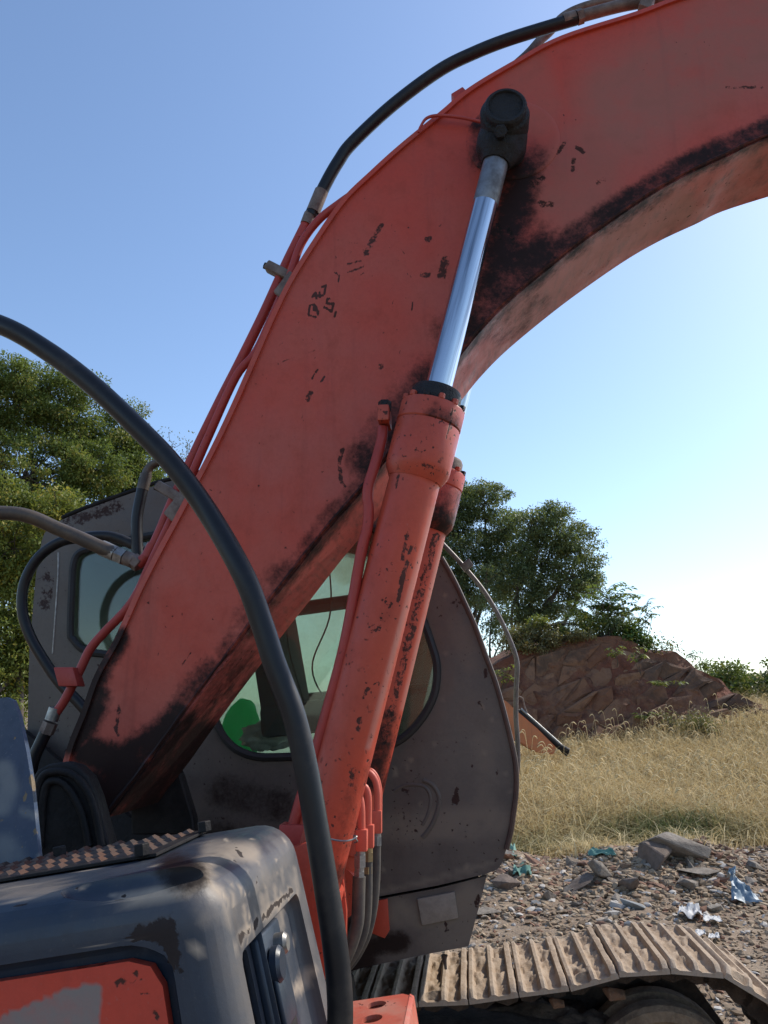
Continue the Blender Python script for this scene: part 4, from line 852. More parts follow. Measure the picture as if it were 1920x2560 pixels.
    fo = [(topp[0][0]-2.5, topp[0][1]-.78), (topp[0][0]-2.5, topp[0][1]-.52), (topp[0][0], topp[0][1]-.14), (topp[2][0], topp[2][1]-.17), (topp[3][0]+.08, topp[3][1]-.20), (topp[4][0]-.05, topp[4][1]-.40), (topp[3][0], topp[3][1]-.60)]
    prism('track_frame', fo, 3.50, 3.86, M_mud_dark, t, .03, 3)
    w0 = [(p_[0], p_[1]-.105) for p_ in back[2:]+topp]+[(e[0]+.18, e[1]-.18), (e[0]+.30, e[1]-.35), (e[0]+.30, e[1]-.6)]
    prism('gap_shade_sheet', w0+[(back[2][0], back[2][1]-.7)], 3.80, 3.88, M_mud_dark, t, 0)  # dark sheet added behind the shoes to stand for shade in the gap
    # caked soil along the frame
    bm = bmesh.new(); g = {}
    for i in range(70):
        u = topp[0][0]-.9+1.75*i/69
        for j in range(18):
            v = 3.36+.30*j/17; zt = np.interp(u, [topp[0][0]-.9, topp[0][0], topp[1][0], topp[3][0], topp[4][0]+.1], [topp[0][1]-.30, topp[0][1]-.21, topp[1][1]-.17, topp[3][1]-.16, topp[4][1]-.30])
            z = zt-.22*(1-j/17)**1.5+.05*mnoise.fractal(Vector((u*5, v*5, 1)), 1., 2., 5)+.022*mnoise.noise(Vector((u*22, v*22, 3)))
            g[i, j] = bm.verts.new(Vector(W(u, v, z)-ROOT))
    for i in range(69):
        for j in range(17): bm.faces.new((g[i, j], g[i+1, j], g[i+1, j+1], g[i, j+1]))
    o = link('caked_mud', bm_mesh('caked_mud', bm), M_mud_mid, t, 180)
    # pin hanging at the cab's lower edge
    return t, topp
TRACK, TOPP = track()
q = Q('F', (462, 722), (462, 740), (466, 775))
tube('hanging_pin', [P(*q[0], 3.24), P(*q[1], 3.24), P(*q[2], 3.24)], [.012, .007, .005], M_rail, CAB, 8)

# ------------------------------------------------------------------ things inside the cab
def bag():
    bm = bmesh.new(); bmesh.ops.create_icosphere(bm, subdivisions=4, radius=1)
    for v in bm.verts:
        n = 1+.10*mnoise.fractal(v.co*1.6, 1., 2., 4); t = v.co.z; s = 1-.25*max(t, 0)**2
        v.co = Vector((v.co.x*.10*n*s, v.co.y*.09*n*s, v.co.z*.165*n))
    m, nt = mat('green_net_bag'); w = nd(nt, 'TexWave', {'Vector': coords(nt), 'Scale': 45., 'Distortion': 2.}).outputs[1]
    c = mix(nt, w, (.02, .50, .16), (.05, .75, .32)); a = princ(nt, c, .4); tl = nd(nt, 'BsdfTranslucent', {0: (.22, .90, .50)}).outputs[0]
    out(nt, nd(nt, 'MixShader', {0: .75, 1: a, 2: tl}).outputs[0])
    o = link('bag', bm_mesh('bag', bm), m, None, 180); o.location = P(*Q('G', (290, 1465))[0], 3.95)
    tag(o, 'bright green bag behind the lower corner of the cab window', 'bag')
    bm = bmesh.new(); bmesh.ops.create_icosphere(bm, subdivisions=4, radius=1)
    for v in bm.verts:
        n = 1+.35*mnoise.fractal(v.co*2.2+Vector((5, 1, 0)), 1., 2., 4); v.co = Vector((v.co.x*.12*n, v.co.y*.08*n, v.co.z*.06*n))
    m2 = simple_mat('white_reflection', (.62, .64, .62), (.8, .82, .80), 20, .25)
    o = link('window_reflection', bm_mesh('window_reflection', bm), m2, None, 180); o.location = P(*Q('G', (465, 1500))[0], 3.6)  # white lump added in place of a reflection in the cab window
    tag(o, 'white window reflection modelled as a lump beside the green bag in the cab', 'reflection')
bag()

# ------------------------------------------------------------------ vegetation
def leaf_mat(name, c1, c2, c3, trans=.35):
    m, nt = mat(name); a = nd(nt, 'Attribute', attribute_name='tint'); s = nd(nt, 'SeparateColor', {0: a.outputs[0]}).outputs
    c = mix(nt, s[0], c1, c2); c = mix(nt, ramp(nt, s[1], .72, .95), c, c3)
    d = princ(nt, c, .5, 0, None, .3); t = nd(nt, 'BsdfTranslucent', {0: mix(nt, .5, c, (.30, .36, .05))}).outputs[0]
    out(nt, nd(nt, 'MixShader', {0: trans, 1: d, 2: t}).outputs[0]); return m
M_leaf_l = leaf_mat('camphor_leaves', (.075, .115, .032), (.155, .20, .050), (.32, .27, .07))
M_leaf_y = leaf_mat('yellow_green_leaves', (.10, .135, .03), (.20, .22, .048), (.40, .31, .05))
M_leaf_r = leaf_mat('dark_leaves', (.080, .112, .056), (.15, .185, .078), (.22, .21, .07))
M_leaf_b = leaf_mat('broad_sapling_leaves', (.045, .10, .025), (.08, .15, .035), (.20, .20, .04))
M_leaf_d = leaf_mat('dry_shrub_leaves', (.12, .11, .045), (.20, .17, .075), (.27, .17, .06), .25)
M_bark = simple_mat('bark', (.065, .048, .036), (.13, .10, .075), 12, .9, bst=.8, bd=.03)
def leaves(centres, rad, per, size, rng, up=.6, aspect=.45, droop=.25, flat=.7):
    """leaf quads clumped round the given centres; returns verts (4 per leaf) and tints"""
    n = len(centres); tot = n*per; c = np.repeat(np.asarray(centres), per, 0); r = np.repeat(np.asarray(rad), per)
    d = rng.normal(size=(tot, 3)); d /= np.linalg.norm(d, axis=1)[:, None]; rr = rng.random(tot)**.45
    p = c+d*np.stack([r*rr, r*rr, r*rr*flat], 1)
    ax = rng.normal(size=(tot, 3)); ax[:, 2] -= droop*2; ax += d*.8; ax /= np.linalg.norm(ax, axis=1)[:, None]
    nm = rng.normal(size=(tot, 3))*.75; nm[:, 2] += up*2; s = np.cross(ax, nm); s /= np.linalg.norm(s, axis=1)[:, None]+1e-6
    l = size*(.6+.8*rng.random(tot))[:, None]; w = l*aspect
    V = np.stack([p, p+ax*l*.45+s*w*.5, p+ax*l, p+ax*l*.45-s*w*.5], 1).reshape(-1, 3)
    t = np.repeat(np.clip(np.repeat(rng.random(n), per)*.65+rng.random(tot)*.35, 0, 1), 4); t2 = np.repeat(np.clip(np.repeat(rng.random(n), per)*.6+rng.random(tot)*.45, 0, 1), 4)
    return V, np.stack([t, t2, t*0, t*0+1], 1)
def leaf_obj(name, V, T, m, parent, loc):
    me = quads_mesh(name, V-np.asarray(loc), len(V)//4); a = me.color_attributes.new('tint', 'FLOAT_COLOR', 'POINT'); a.data.foreach_set('color', T.astype(np.float32).ravel())
    return link(name, me, m, parent)
def tree(base, lobes, m, seed, label, size=.11, dens=1., name='broadleaf_tree', cat='tree', group=None, trunk_r=.2, per=210, clr=.55, flat=.7, lean=(0, 0)):
    """base: (px x, distance); lobes: (px x, px y, px rx, px ry, depth offset)"""
    rng = np.random.default_rng(seed); bx = PD(base[0], 1700, base[1]); b = np.array([bx[0], bx[1], float(ground_z(bx[0], bx[1]))-.1])
    t = empty(name, b); tag(t, label, cat, group)
    V, Fc = [], []
    def add(pts, r, n=6):
        a, f_ = tube_geo(pts, r, n, False, 3); k = len(V); V.extend(a); Fc.extend(tuple(i+k for i in q) for q in f_)
    top = max(lobes, key=lambda q: -q[1]); tp = PD(top[0], top[1], base[1]); fork = b+(np.array([tp[0], base[1], tp[2]])-b)*np.array([.25, .25, .42])
    add([b, b+(fork-b)*.5+rng.normal(size=3)*.08, fork], [trunk_r, trunk_r*.8, trunk_r*.68], 10)
    CV, CT = [], []
    for (x, y, rx, ry, dz) in lobes:
        d = base[1]+dz; c = PD(x, y, d); RX = rx/FPX*d; RY = ry/FPX*d; RZ = (RX+RY)/2
        st = fork+(b-fork)*rng.random()*.25; mid = (st+c)/2+rng.normal(size=3)*.25-np.array([0, 0, .3]); add([st, mid, c], [trunk_r*.5, trunk_r*.34, trunk_r*.16])
        n = max(6, int(dens*22*(RX*RY+RX*RZ+RY*RZ)/3/clr**2*.42)); dd = rng.normal(size=(n, 3)); dd /= np.linalg.norm(dd, axis=1)[:, None]; rr = .35+.65*rng.random(n)**.6
        cc = c+dd*rr[:, None]*np.array([RX, RZ, RY])
        for q in cc[::2]: add([c+(q-c)*.1+rng.normal(size=3)*.1, (c+q)/2-np.array([0, 0, .12]), q], [trunk_r*.13, trunk_r*.08, .012], 4)
        v, tt = leaves(cc, clr*(.50+.75*rng.random(n)), per, size, rng, flat=flat*.8); CV.append(v); CT.append(tt)
    link('trunk', mesh('trunk', V, Fc, b), M_bark, t, 180)
    leaf_obj('crown', np.concatenate(CV), np.concatenate(CT), m, t, b); return t
tree((120, 26), [(60, 1010, 150, 120, 0), (170, 1020, 120, 110, .6), (-120, 1080, 160, 160, 0), (60, 1190, 170, 120, -.6), (210, 1170, 100, 100, 0), (-60, 1340, 190, 140, .5), (130, 1330, 130, 110, 0)], M_leaf_l, 1, 'tallest broadleaf tree, its top half at the far left behind the cab', trunk_r=.26)
tree((300, 28), [(320, 1080, 75, 75, 0), (270, 1160, 90, 90, -.4), (340, 1190, 70, 85, .3), (390, 1250, 90, 90, 0), (270, 1290, 100, 90, 0)], M_leaf_l, 2, 'rounded green tree just left of the boom pipes above the cab roof', trunk_r=.2)
tree((60, 19), [(20, 1250, 90, 60, 0), (150, 1270, 80, 60, 0), (30, 1370, 90, 70, -.3), (-60, 1430, 100, 110, 0), (60, 1480, 70, 90, 0), (30, 1600, 90, 100, 0), (-20, 1730, 120, 110, 0), (100, 1640, 60, 100, .4), (220, 1300, 60, 40, .3)], M_leaf_y, 3, 'yellow-green bushy tree at the left edge beside the cab', size=.10, trunk_r=.13, clr=.42)
tree((470, 30), [(470, 1140, 55, 50, 0), (430, 1110, 40, 40, 0), (480, 1210, 60, 50, 0)], M_leaf_d, 4, 'sparse twiggy tree with few reddish leaves behind the boom', size=.10, dens=.55, trunk_r=.1, per=16)
tree((1180, 33), [(1130, 1260, 75, 70, 0), (1210, 1260, 70, 65, 0), (1255, 1330, 60, 75, 0), (1140, 1370, 90, 90, -.4), (1235, 1440, 80, 80, 0), (1130, 1490, 80, 80, 0), (1050, 1330, 90, 110, .5), (940, 1380, 110, 110, .8)], M_leaf_r, 5, 'dense dark tree rising directly behind the far boom cylinder', trunk_r=.22)
tree((1287, 31), [(1330, 1310, 60, 50, 0), (1395, 1330, 75, 75, 0), (1450, 1380, 50, 60, .3), (1340, 1390, 70, 65, 0), (1420, 1440, 75, 55, -.3), (1300, 1455, 65, 65, 0), (1370, 1500, 75, 50, 0), (1455, 1460, 40, 45, .4), (1290, 1550, 60, 50, .4)], M_leaf_r, 6, 'spreading dark tree with see-through crown behind the rock mound', trunk_r=.2, dens=1.0, per=190)
tree((1232, 29), [(1230, 1520, 40, 70, 0), (1255, 1600, 40, 60, 0), (1210, 1450, 35, 60, .4)], M_leaf_r, 7, 'thin dark tree with bare leaning trunk next to the handrail', trunk_r=.11, dens=.7, per=80)
for k, (bx, dd, lb) in enumerate([((1840, 25.5), [(1840, 1690, 50, 40, 0), (1800, 1715, 45, 35, 0), (1880, 1715, 40, 30, 0), (1840, 1740, 60, 30, -.3)], 'rounded green bush on the skyline right of the rock mound'),
                                  ((1775, 30), [(1775, 1672, 22, 24, 0), (1765, 1700, 25, 24, 0)], 'small round tree on the skyline left of the green bush'),
                                  ((1925, 25), [(1925, 1680, 25, 28, 0), (1950, 1720, 50, 35, 0), (1905, 1740, 30, 25, 0)], 'leafy shrub cut by the right edge of the photo')]):
    tree(bx, dd, M_leaf_l, 20+k, lb, size=.12, name='bush', cat='bush', trunk_r=.06, clr=.45, per=110)

# ------------------------------------------------------------------ rock mound
MD = 22.0
def mound():
    prof = np.array(Q('E', (-160, 900), (-60, 870), (70, 842), (150, 795), (250, 745), (420, 712), (500, 692), (640, 672), (790, 668), (870, 700), (960, 762), (1050, 772), (1130, 762), (1190, 800), (1240, 860), (1300, 882), (1390, 922), (1450, 990), (1520, 1022), (1600, 1060), (1660, 1080)))
    tops = np.array([PD(x, y, MD) for x, y in prof]); X = np.linspace(tops[0, 0], tops[-1, 0], 200); ZT = np.interp(X, tops[:, 0], tops[:, 2])
    ny = 76; V, Fc = [], []
    def depth(x, t): return MD-1.35*(1-t)**1.3+.0*x
    def jag(x, z):
        return .30*mnoise.fractal(Vector((x*.8, z*.8, 4)), 1., 2., 5)+.14*mnoise.ridged_multi_fractal(Vector((x*1.6, z*1.9, 9)), 1., 2., 4, .8, 2.)
    for i, x in enumerate(X):
        zb = float(ground_z(x, MD-1.5))-.15; zt = ZT[i]+.06*mnoise.noise(Vector((x*3, 0, 0)))
        for j in range(ny):
            if j < 58:
                t = j/57; z = zb+(zt-zb)*t; y = depth(x, t)-jag(x, z)*(.35+.65*(1-t))
            else:
                t = (j-57)/(ny-58); y = MD+t*7; z = zt+(.25*math.sin(t*3.1)-.2*t*t)+.08*mnoise.noise(Vector((x*2, y*2, 0)))-(zt-zb)*max(0, t-.5)*1.9
            V.append((x, y, z))
    for i in range(len(X)-1):
        for j in range(ny-1): Fc.append((i*ny+j, (i+1)*ny+j, (i+1)*ny+j+1, i*ny+j+1))
    m, nt = mat('red_earth_rock'); p = coords(nt); a = noise(nt, .9, 8, p, .7); b_ = noise(nt, 5, 8, p, .7)
    crack = nd(nt, 'TexVoronoi', {'Vector': nd(nt, 'Mapping', {0: p, 3: (1., .6, 1.2)}).outputs[0], 'Scale': 3.2}, feature='DISTANCE_TO_EDGE').outputs[0]
    c = mix(nt, ramp(nt, a, .4, .6), (.185, .062, .032), (.22, .105, .056)); c = mix(nt, ramp(nt, b_, .45, .7, 0, .7), c, (.07, .030, .020)); c = mix(nt, ramp(nt, noise(nt, 2.3, 7, p, .75), .52, .62, 0, .6), c, (.085, .036, .022))
    out(nt, princ(nt, c, .95, 0, bump(nt, mth(nt, 'ADD', b_, mth(nt, 'MULTIPLY', a, .8)), 1., .12)))
    o = link('hill', mesh('hill', V, Fc), m, None, 50); tag(o, 'broken red-brown rock mound with plants on top', kind='structure')
    # fractured blocks standing proud of the face: convex cells with open joints
    rng = np.random.default_rng(11); m2, nt = mat('fractured_rock'); p = coords(nt); oi = nd(nt, 'ObjectInfo').outputs['Random']; a = noise(nt, 2.2, 9, p, .72); b_ = noise(nt, 14, 6, p, .7)
    c = mix(nt, oi, (.25, .135, .075), (.175, .078, .040)); c = mix(nt, ramp(nt, a, .44, .64, 0, .75), c, (.125, .048, .026)); c = mix(nt, ramp(nt, noise(nt, .55, 5, coords(nt, 'Object'), .7), .50, .62, 0, .6), c, (.060, .046, .032)); c = mix(nt, ramp(nt, b_, .52, .7, 0, .5), c, (.09, .05, .035))
    out(nt, princ(nt, c, .92, 0, bump(nt, mth(nt, 'ADD', a, mth(nt, 'MULTIPLY', b_, .4)), .8, .06)))
    x0, x1 = X[12], X[-14]; S_ = []
    tries = 0
    while len(S_) < 105 and tries < 9000:
        tries += 1; x = rng.uniform(x0, x1); t = rng.uniform(.03, .80); q = np.array([x, t])
        zt = np.interp(x, X, ZT); zb = float(ground_z(x, MD-1.5)); z = zb+(zt-zb)*t
        if z < zt-.45 and mnoise.noise(Vector((x*.55, z*.8, 7))) > -.16 and all(math.hypot(((x-s[0])*.80+(z-s[2])*.6)*.62, (-(x-s[0])*.6+(z-s[2])*.8)*1.5) > rng.uniform(.18, 1.0) for s in S_): S_.append((x, t, z))
    TM = np.array([[.80*.62, .6*.62], [-.6*1.5, .8*1.5]]); TI = np.linalg.inv(TM); S2 = np.array([TM@np.array([s[0], s[2]]) for s in S_])
    for i, (x, t, z) in enumerate(S_):
        sx_, sz_ = S2[i]; poly = [np.array(q) for q in ((sx_-.55, sz_-.35), (sx_+.3, sz_-.6), (sx_+.6, sz_+.3), (sx_-.2, sz_+.6))]
        dd = np.linalg.norm(S2-S2[i], axis=1)
        for j in np.argsort(dd)[1:16]:
            mdl = (S2[i]+S2[j])/2; nn = (S2[j]-S2[i])/dd[j]; mdl = mdl-nn*rng.uniform(.002, .022); new = []
            for a_, b2 in zip(poly, poly[1:]+poly[:1]):
                da, db = (a_-mdl)@nn, (b2-mdl)@nn
                if da <= 0: new.append(a_)
                if da*db < 0: new.append(a_+(b2-a_)*da/(da-db))
            poly = new
            if len(poly) < 3: break
        if len(poly) < 3: continue
        poly = [TI@q for q in poly]; poly = [np.array([q[0], min(q[1], float(np.interp(q[0], X, ZT))-.22)]) for q in poly]
        zt = np.interp(x, X, ZT); zb = float(ground_z(x, MD-1.5)); k = len(poly); cen = np.mean(poly, 0); VV = []
        tx, tz = rng.normal()*.16, rng.normal()*.14; pr = rng.uniform(-.10, .10)
        def yy(q, pr_): 
            tq = np.clip((q[1]-zb)/(zt-zb), 0, 1); tc = np.clip((cen[1]-zb)/(zt-zb), 0, 1); return depth(q[0], tc)-.30*(cen[1]-q[1])*.5-jag(cen[0], cen[1])*(.35+.65*(1-tc))-pr_+tx*(q[0]-cen[0])+tz*(q[1]-cen[1])
        for q in poly: VV.append((q[0], yy(q, pr)+.45, q[1]))
        for q in poly: VV.append((q[0], yy(q, pr+rng.uniform(-.012, .012)), q[1]))
        for q in poly: q2 = cen+(q-cen)*.55; VV.append((q2[0], yy(q2, pr+.02+rng.uniform(0, .05)), q2[1]))
        FF = [tuple(range(k))]+[(a_, (a_+1) % k, k+(a_+1) % k, k+a_) for a_ in range(k)]+[(k+a_, k+(a_+1) % k, 2*k+(a_+1) % k, 2*k+a_) for a_ in range(k)]+[tuple(range(2*k, 3*k))]
        me = mesh('rock', VV, FF); bm = bmesh.new(); bm.from_mesh(me); bmesh.ops.recalc_face_normals(bm, faces=bm.faces); bm.to_mesh(me); bm.free()
        link('rock', me, m2, o, None)
mound()
def mound_pt(c, x, y, d=MD): return PD(*Q(c, (x, y))[0], d)

def sapling(name, base, tops, label, m, rng_seed, leaf_len, pairs, leaflet, cat='sapling', stem=.02, rach=.55, nlv=5):
    rng = np.random.default_rng(rng_seed); b = np.array(base); t = empty(name, b); tag(t, label, cat); V, Fc = [], []; LVs = []; TT = []
    def add(pts, r, n=5):
        a, f_ = tube_geo(pts, r, n, False, 3); k = len(V); V.extend(a); Fc.extend(tuple(i+k for i in q) for q in f_)
    for tp in tops:
        tp = np.array(tp); mid = (b+tp)/2+rng.normal(size=3)*.06; add([b, mid, tp], [stem, stem*.75, stem*.35])
        for k in range(nlv):
            f = .55+.45*(k+1)/nlv; o = b+(tp-b)*f; az = rng.uniform(0, 6.28); d = np.array([math.cos(az), math.sin(az)*.8, .35+.4*rng.random()]); d /= np.linalg.norm(d); Lr = rach*(.7+.5*rng.random())
            pts = [o, o+d*Lr*.5+ZV*.05, o+d*Lr-ZV*.16*Lr]; add(pts, [.007, .006, .003], 4); sp = np.array(spline(pts, 8))
            for i in range(pairs):
                q = sp[int((.25+.75*i/(pairs-1))*(len(sp)-1))] if pairs > 1 else sp[-1]
                sd = np.cross(d, ZV); sd /= np.linalg.norm(sd)
                for s in (-1, 1):
                    ax = sd*s*.8+d*.45-ZV*(.25+.3*rng.random())+rng.normal(size=3)*.15; ax /= np.linalg.norm(ax); w = np.cross(ax, ZV); w /= np.linalg.norm(w)+1e-6; l = leaflet*(.75+.5*rng.random())
                    LVs.append(np.stack([q, q+ax*l*.45+w*l*.22-ZV*.01, q+ax*l-ZV*.03, q+ax*l*.45-w*l*.22-ZV*.01])); r1, r2 = rng.random(2); TT.append(np.tile([r1, r2*.9, 0, 1], (4, 1)))
    link('trunk', mesh('trunk', V, Fc, b), M_bark, t, 180); leaf_obj('crown', np.concatenate(LVs), np.concatenate(TT), m, t, b); return t
mp = mound_pt
sapling('sapling', mp('E', 745, 690, 22.4), [mp('E', x, y, 22.4+k*.15) for k, (x, y) in enumerate([(700, 450), (760, 430), (820, 460), (640, 480), (860, 520), (700, 540), (780, 530), (600, 530), (730, 400), (660, 560), (830, 580)])], 'broad-leaved green sapling on the crest of the rock mound', M_leaf_b, 1, .2, 7, .20, rach=.75, nlv=7)
sapling('sapling', mp('E', 930, 760, 22.3), [mp('E', x, y, 22.3+k*.1) for k, (x, y) in enumerate([(960, 500), (925, 530), (990, 560)])], 'thin sapling with feathery top right of the broad-leaved one', M_leaf_b, 2, .2, 6, .12, rach=.5, nlv=5, stem=.014)
sapling('sapling', mp('E', 1225, 850, 22.2), [mp('E', x, y, 22.2) for x, y in [(1248, 770), (1235, 790)]], 'tiny green seedling alone on the right slope of the mound', M_leaf_b, 3, .2, 4, .10, rach=.25, nlv=4, stem=.01)
for k, (x, y, tps, lb) in enumerate([(120, 1000, [(150, 860), (130, 890), (165, 920)], 'leafy creeper lit yellow-green beside the handrail'), (930, 900, [(915, 780), (900, 760)], 'yellow leafed vine hanging from the mound crest'), (790, 850, [(780, 770), (775, 750)], 'dark hanging vine on the rock face below the sapling'),
                                     (1070, 965, [(1010, 958), (1130, 955), (1060, 950)], 'pale weed with flat leaves growing out of the rock face'), (935, 1190, [(950, 1130), (930, 1140)], 'green weed at the foot of the rock face')]):
    sapling('weed', mp('E', x, y, 20.9), [mp('E', a, b_, 20.75) for a, b_ in tps], lb, M_leaf_y, 30+k, .2, 4, .12, 'weed', .01, .28, 5)
def shrub(name, px, label, m, seed, d=22.3, size=.09, clr=.28, per=90, cat='shrub', group=None, dens=1.):
    rng = np.random.default_rng(seed); b = PD(*px[0][:2], d); b = np.array([b[0], b[1], b[2]-px[0][3]/FPX*d]); t = empty(name, b); tag(t, label, cat, group); cv_, ct, V, Fc = [], [], [], []
    for x, y, rx, ry in px:
        c = PD(x, y, d); R = np.array([rx/FPX*d, (rx+ry)/2/FPX*d, ry/FPX*d]); n = max(5, int(dens*7*R[0]*R[2]/clr**2)); dd = rng.normal(size=(n, 3)); dd /= np.linalg.norm(dd, axis=1)[:, None]; cc = c+dd*R*(rng.random(n)**.5)[:, None]
        v, tt = leaves(cc, clr*(.6+.7*rng.random(n)), per, size, rng); cv_.append(v); ct.append(tt)
        for q in cc[::2]:
            a, f_ = tube_geo([b+rng.normal(size=3)*.06*np.array([1, 1, 0]), (b+q)/2+rng.normal(size=3)*.06, q], [.018, .012, .005], 4, False, 2); k = len(V); V.extend(a); Fc.extend(tuple(i+k for i in qq) for qq in f_)
    link('stem', mesh('stem', V, Fc, b), M_bark, t, 180); leaf_obj('crown', np.concatenate(cv_), np.concatenate(ct), m, t, b)
shrub('shrub', [(*Q('E', (260, 660))[0], 45, 26), (*Q('E', (370, 640))[0], 45, 28), (*Q('E', (180, 720))[0], 30, 25)], 'dry grey-green shrub along the left crest of the mound', M_leaf_d, 1)
shrub('shrub', [(*Q('E', (350, 585))[0], 16, 12), (*Q('E', (470, 625))[0], 32, 20), (*Q('E', (590, 600))[0], 35, 22), (*Q('E', (620, 640))[0], 30, 18), (*Q('E', (660, 570))[0], 20, 16)], 'yellow-green shrub between the dry shrub and the sapling', M_leaf_y, 2)
shrub('shrub', [(*Q('E', (720, 620))[0], 35, 22), (*Q('E', (800, 620))[0], 35, 24)], 'dark undergrowth around the foot of the sapling on the crest', M_leaf_r, 3)
shrub('shrub', [(*Q('E', (860, 650))[0], 34, 26), (*Q('E', (920, 690))[0], 28, 20)], 'green bush on the crest just right of the sapling stem', M_leaf_b, 8, size=.12)
shrub('shrub', [(*Q('E', (430, 690))[0], 60, 12), (*Q('E', (560, 670))[0], 55, 12), (*Q('E', (300, 730))[0], 50, 12)], 'low fringe of weeds hanging over the crest of the mound', M_leaf_d, 9, d=21.9, size=.08, clr=.2)
shrub('shrub', [(*Q('E', (1010, 710))[0], 35, 22), (*Q('E', (1090, 735))[0], 30, 14), (*Q('E', (960, 720))[0], 25, 16)], 'bare twiggy dry bush on the right crest of the mound', M_leaf_d, 4, dens=.5, per=26, clr=.35)
shrub('shrub', [(*Q('E', (1290, 1170))[0], 34, 36), (*Q('E', (1230, 1200))[0], 26, 22), (*Q('E', (1340, 1200))[0], 24, 20)], 'dry tan weed clump at the foot of the right slope', M_leaf_d, 5, d=19.5, size=.06, clr=.25, per=80)
shrub('shrub', [(*Q('E', (1090, 1150))[0], 22, 26), (*Q('E', (1130, 1180))[0], 22, 20)], 'grey dead weed clump at the foot of the rock face', M_leaf_d, 6, d=19.8, size=.05, clr=.2, per=40)
shrub('shrub', [(*Q('E', (1600, 1010))[0], 30, 26), (*Q('E', (1520, 1050))[0], 26, 18), (*Q('E', (1650, 960))[0], 24, 20)], 'brown dry weeds on the slope under the skyline bush', M_leaf_d, 7, d=24, size=.06, clr=.3, per=60)

# ------------------------------------------------------------------ second digger lying beyond the cab
def second():
    d = 17.5; base = PD(1310, 1870, d); t = empty('digger_arm', base); tag(t, 'faded orange digger arm lowered into the grass beyond the cab', 'digger arm')
    m = paint_mat('faded_orange_paint', (.52, .17, .06), (.46, .16, .07), .5, dust=(.3, .2, .13), chips=.66, grime=.5, dusty=.2)
    def pr(nm, px, d0, d1, mm):
        a = [PD(x, y, d0)-base for x, y in px]; off = np.array([0, d1-d0, 0]); n = len(a); bm = bmesh.new(); va = [bm.verts.new(Vector(q)) for q in a]; vb = [bm.verts.new(Vector(q+off)) for q in a]
        bm.faces.new(va); bm.faces.new(vb[::-1])
        for i in range(n): bm.faces.new((va[i], vb[i], vb[(i+1) % n], va[(i+1) % n]))
        bmesh.ops.recalc_face_normals(bm, faces=bm.faces); bmesh.ops.bevel(bm, geom=list(bm.edges), offset=.02, segments=2, affect='EDGES'); return link(nm, bm_mesh(nm, bm), mm, t, 35)
    pr('arm', Q('E', (60, 1035), (118, 1028), (150, 1042), (220, 1105), (330, 1200), (440, 1310), (425, 1352), (330, 1342), (200, 1265), (100, 1220), (60, 1200)), d, d+.5, m)
    pr('bracket', Q('E', (60, 1230), (110, 1130), (165, 1150), (185, 1215), (190, 1400), (60, 1420)), d-.06, d-.002, M_black)
    def tb(nm, px, r, mm): V, Fc = tube_geo([PD(x, y, d+.1)-base for x, y in px], r, 10); link(nm, mesh(nm, V, Fc), mm, t, 60)
    tb('cylinder', Q('E', (215, 1098), (330, 1195), (470, 1320), (505, 1350)), .055, M_black); tb('rod', Q('E', (235, 1088), (470, 1298)), .03, M_steel)
    tb('hose', Q('E', (215, 1085), (205, 1040), (218, 1018), (245, 1030), (258, 1080), (280, 1130), (310, 1165)), .018, M_clamp)
    tb('pin', Q('E', (455, 1305), (510, 1335)), .08, M_black)
second()

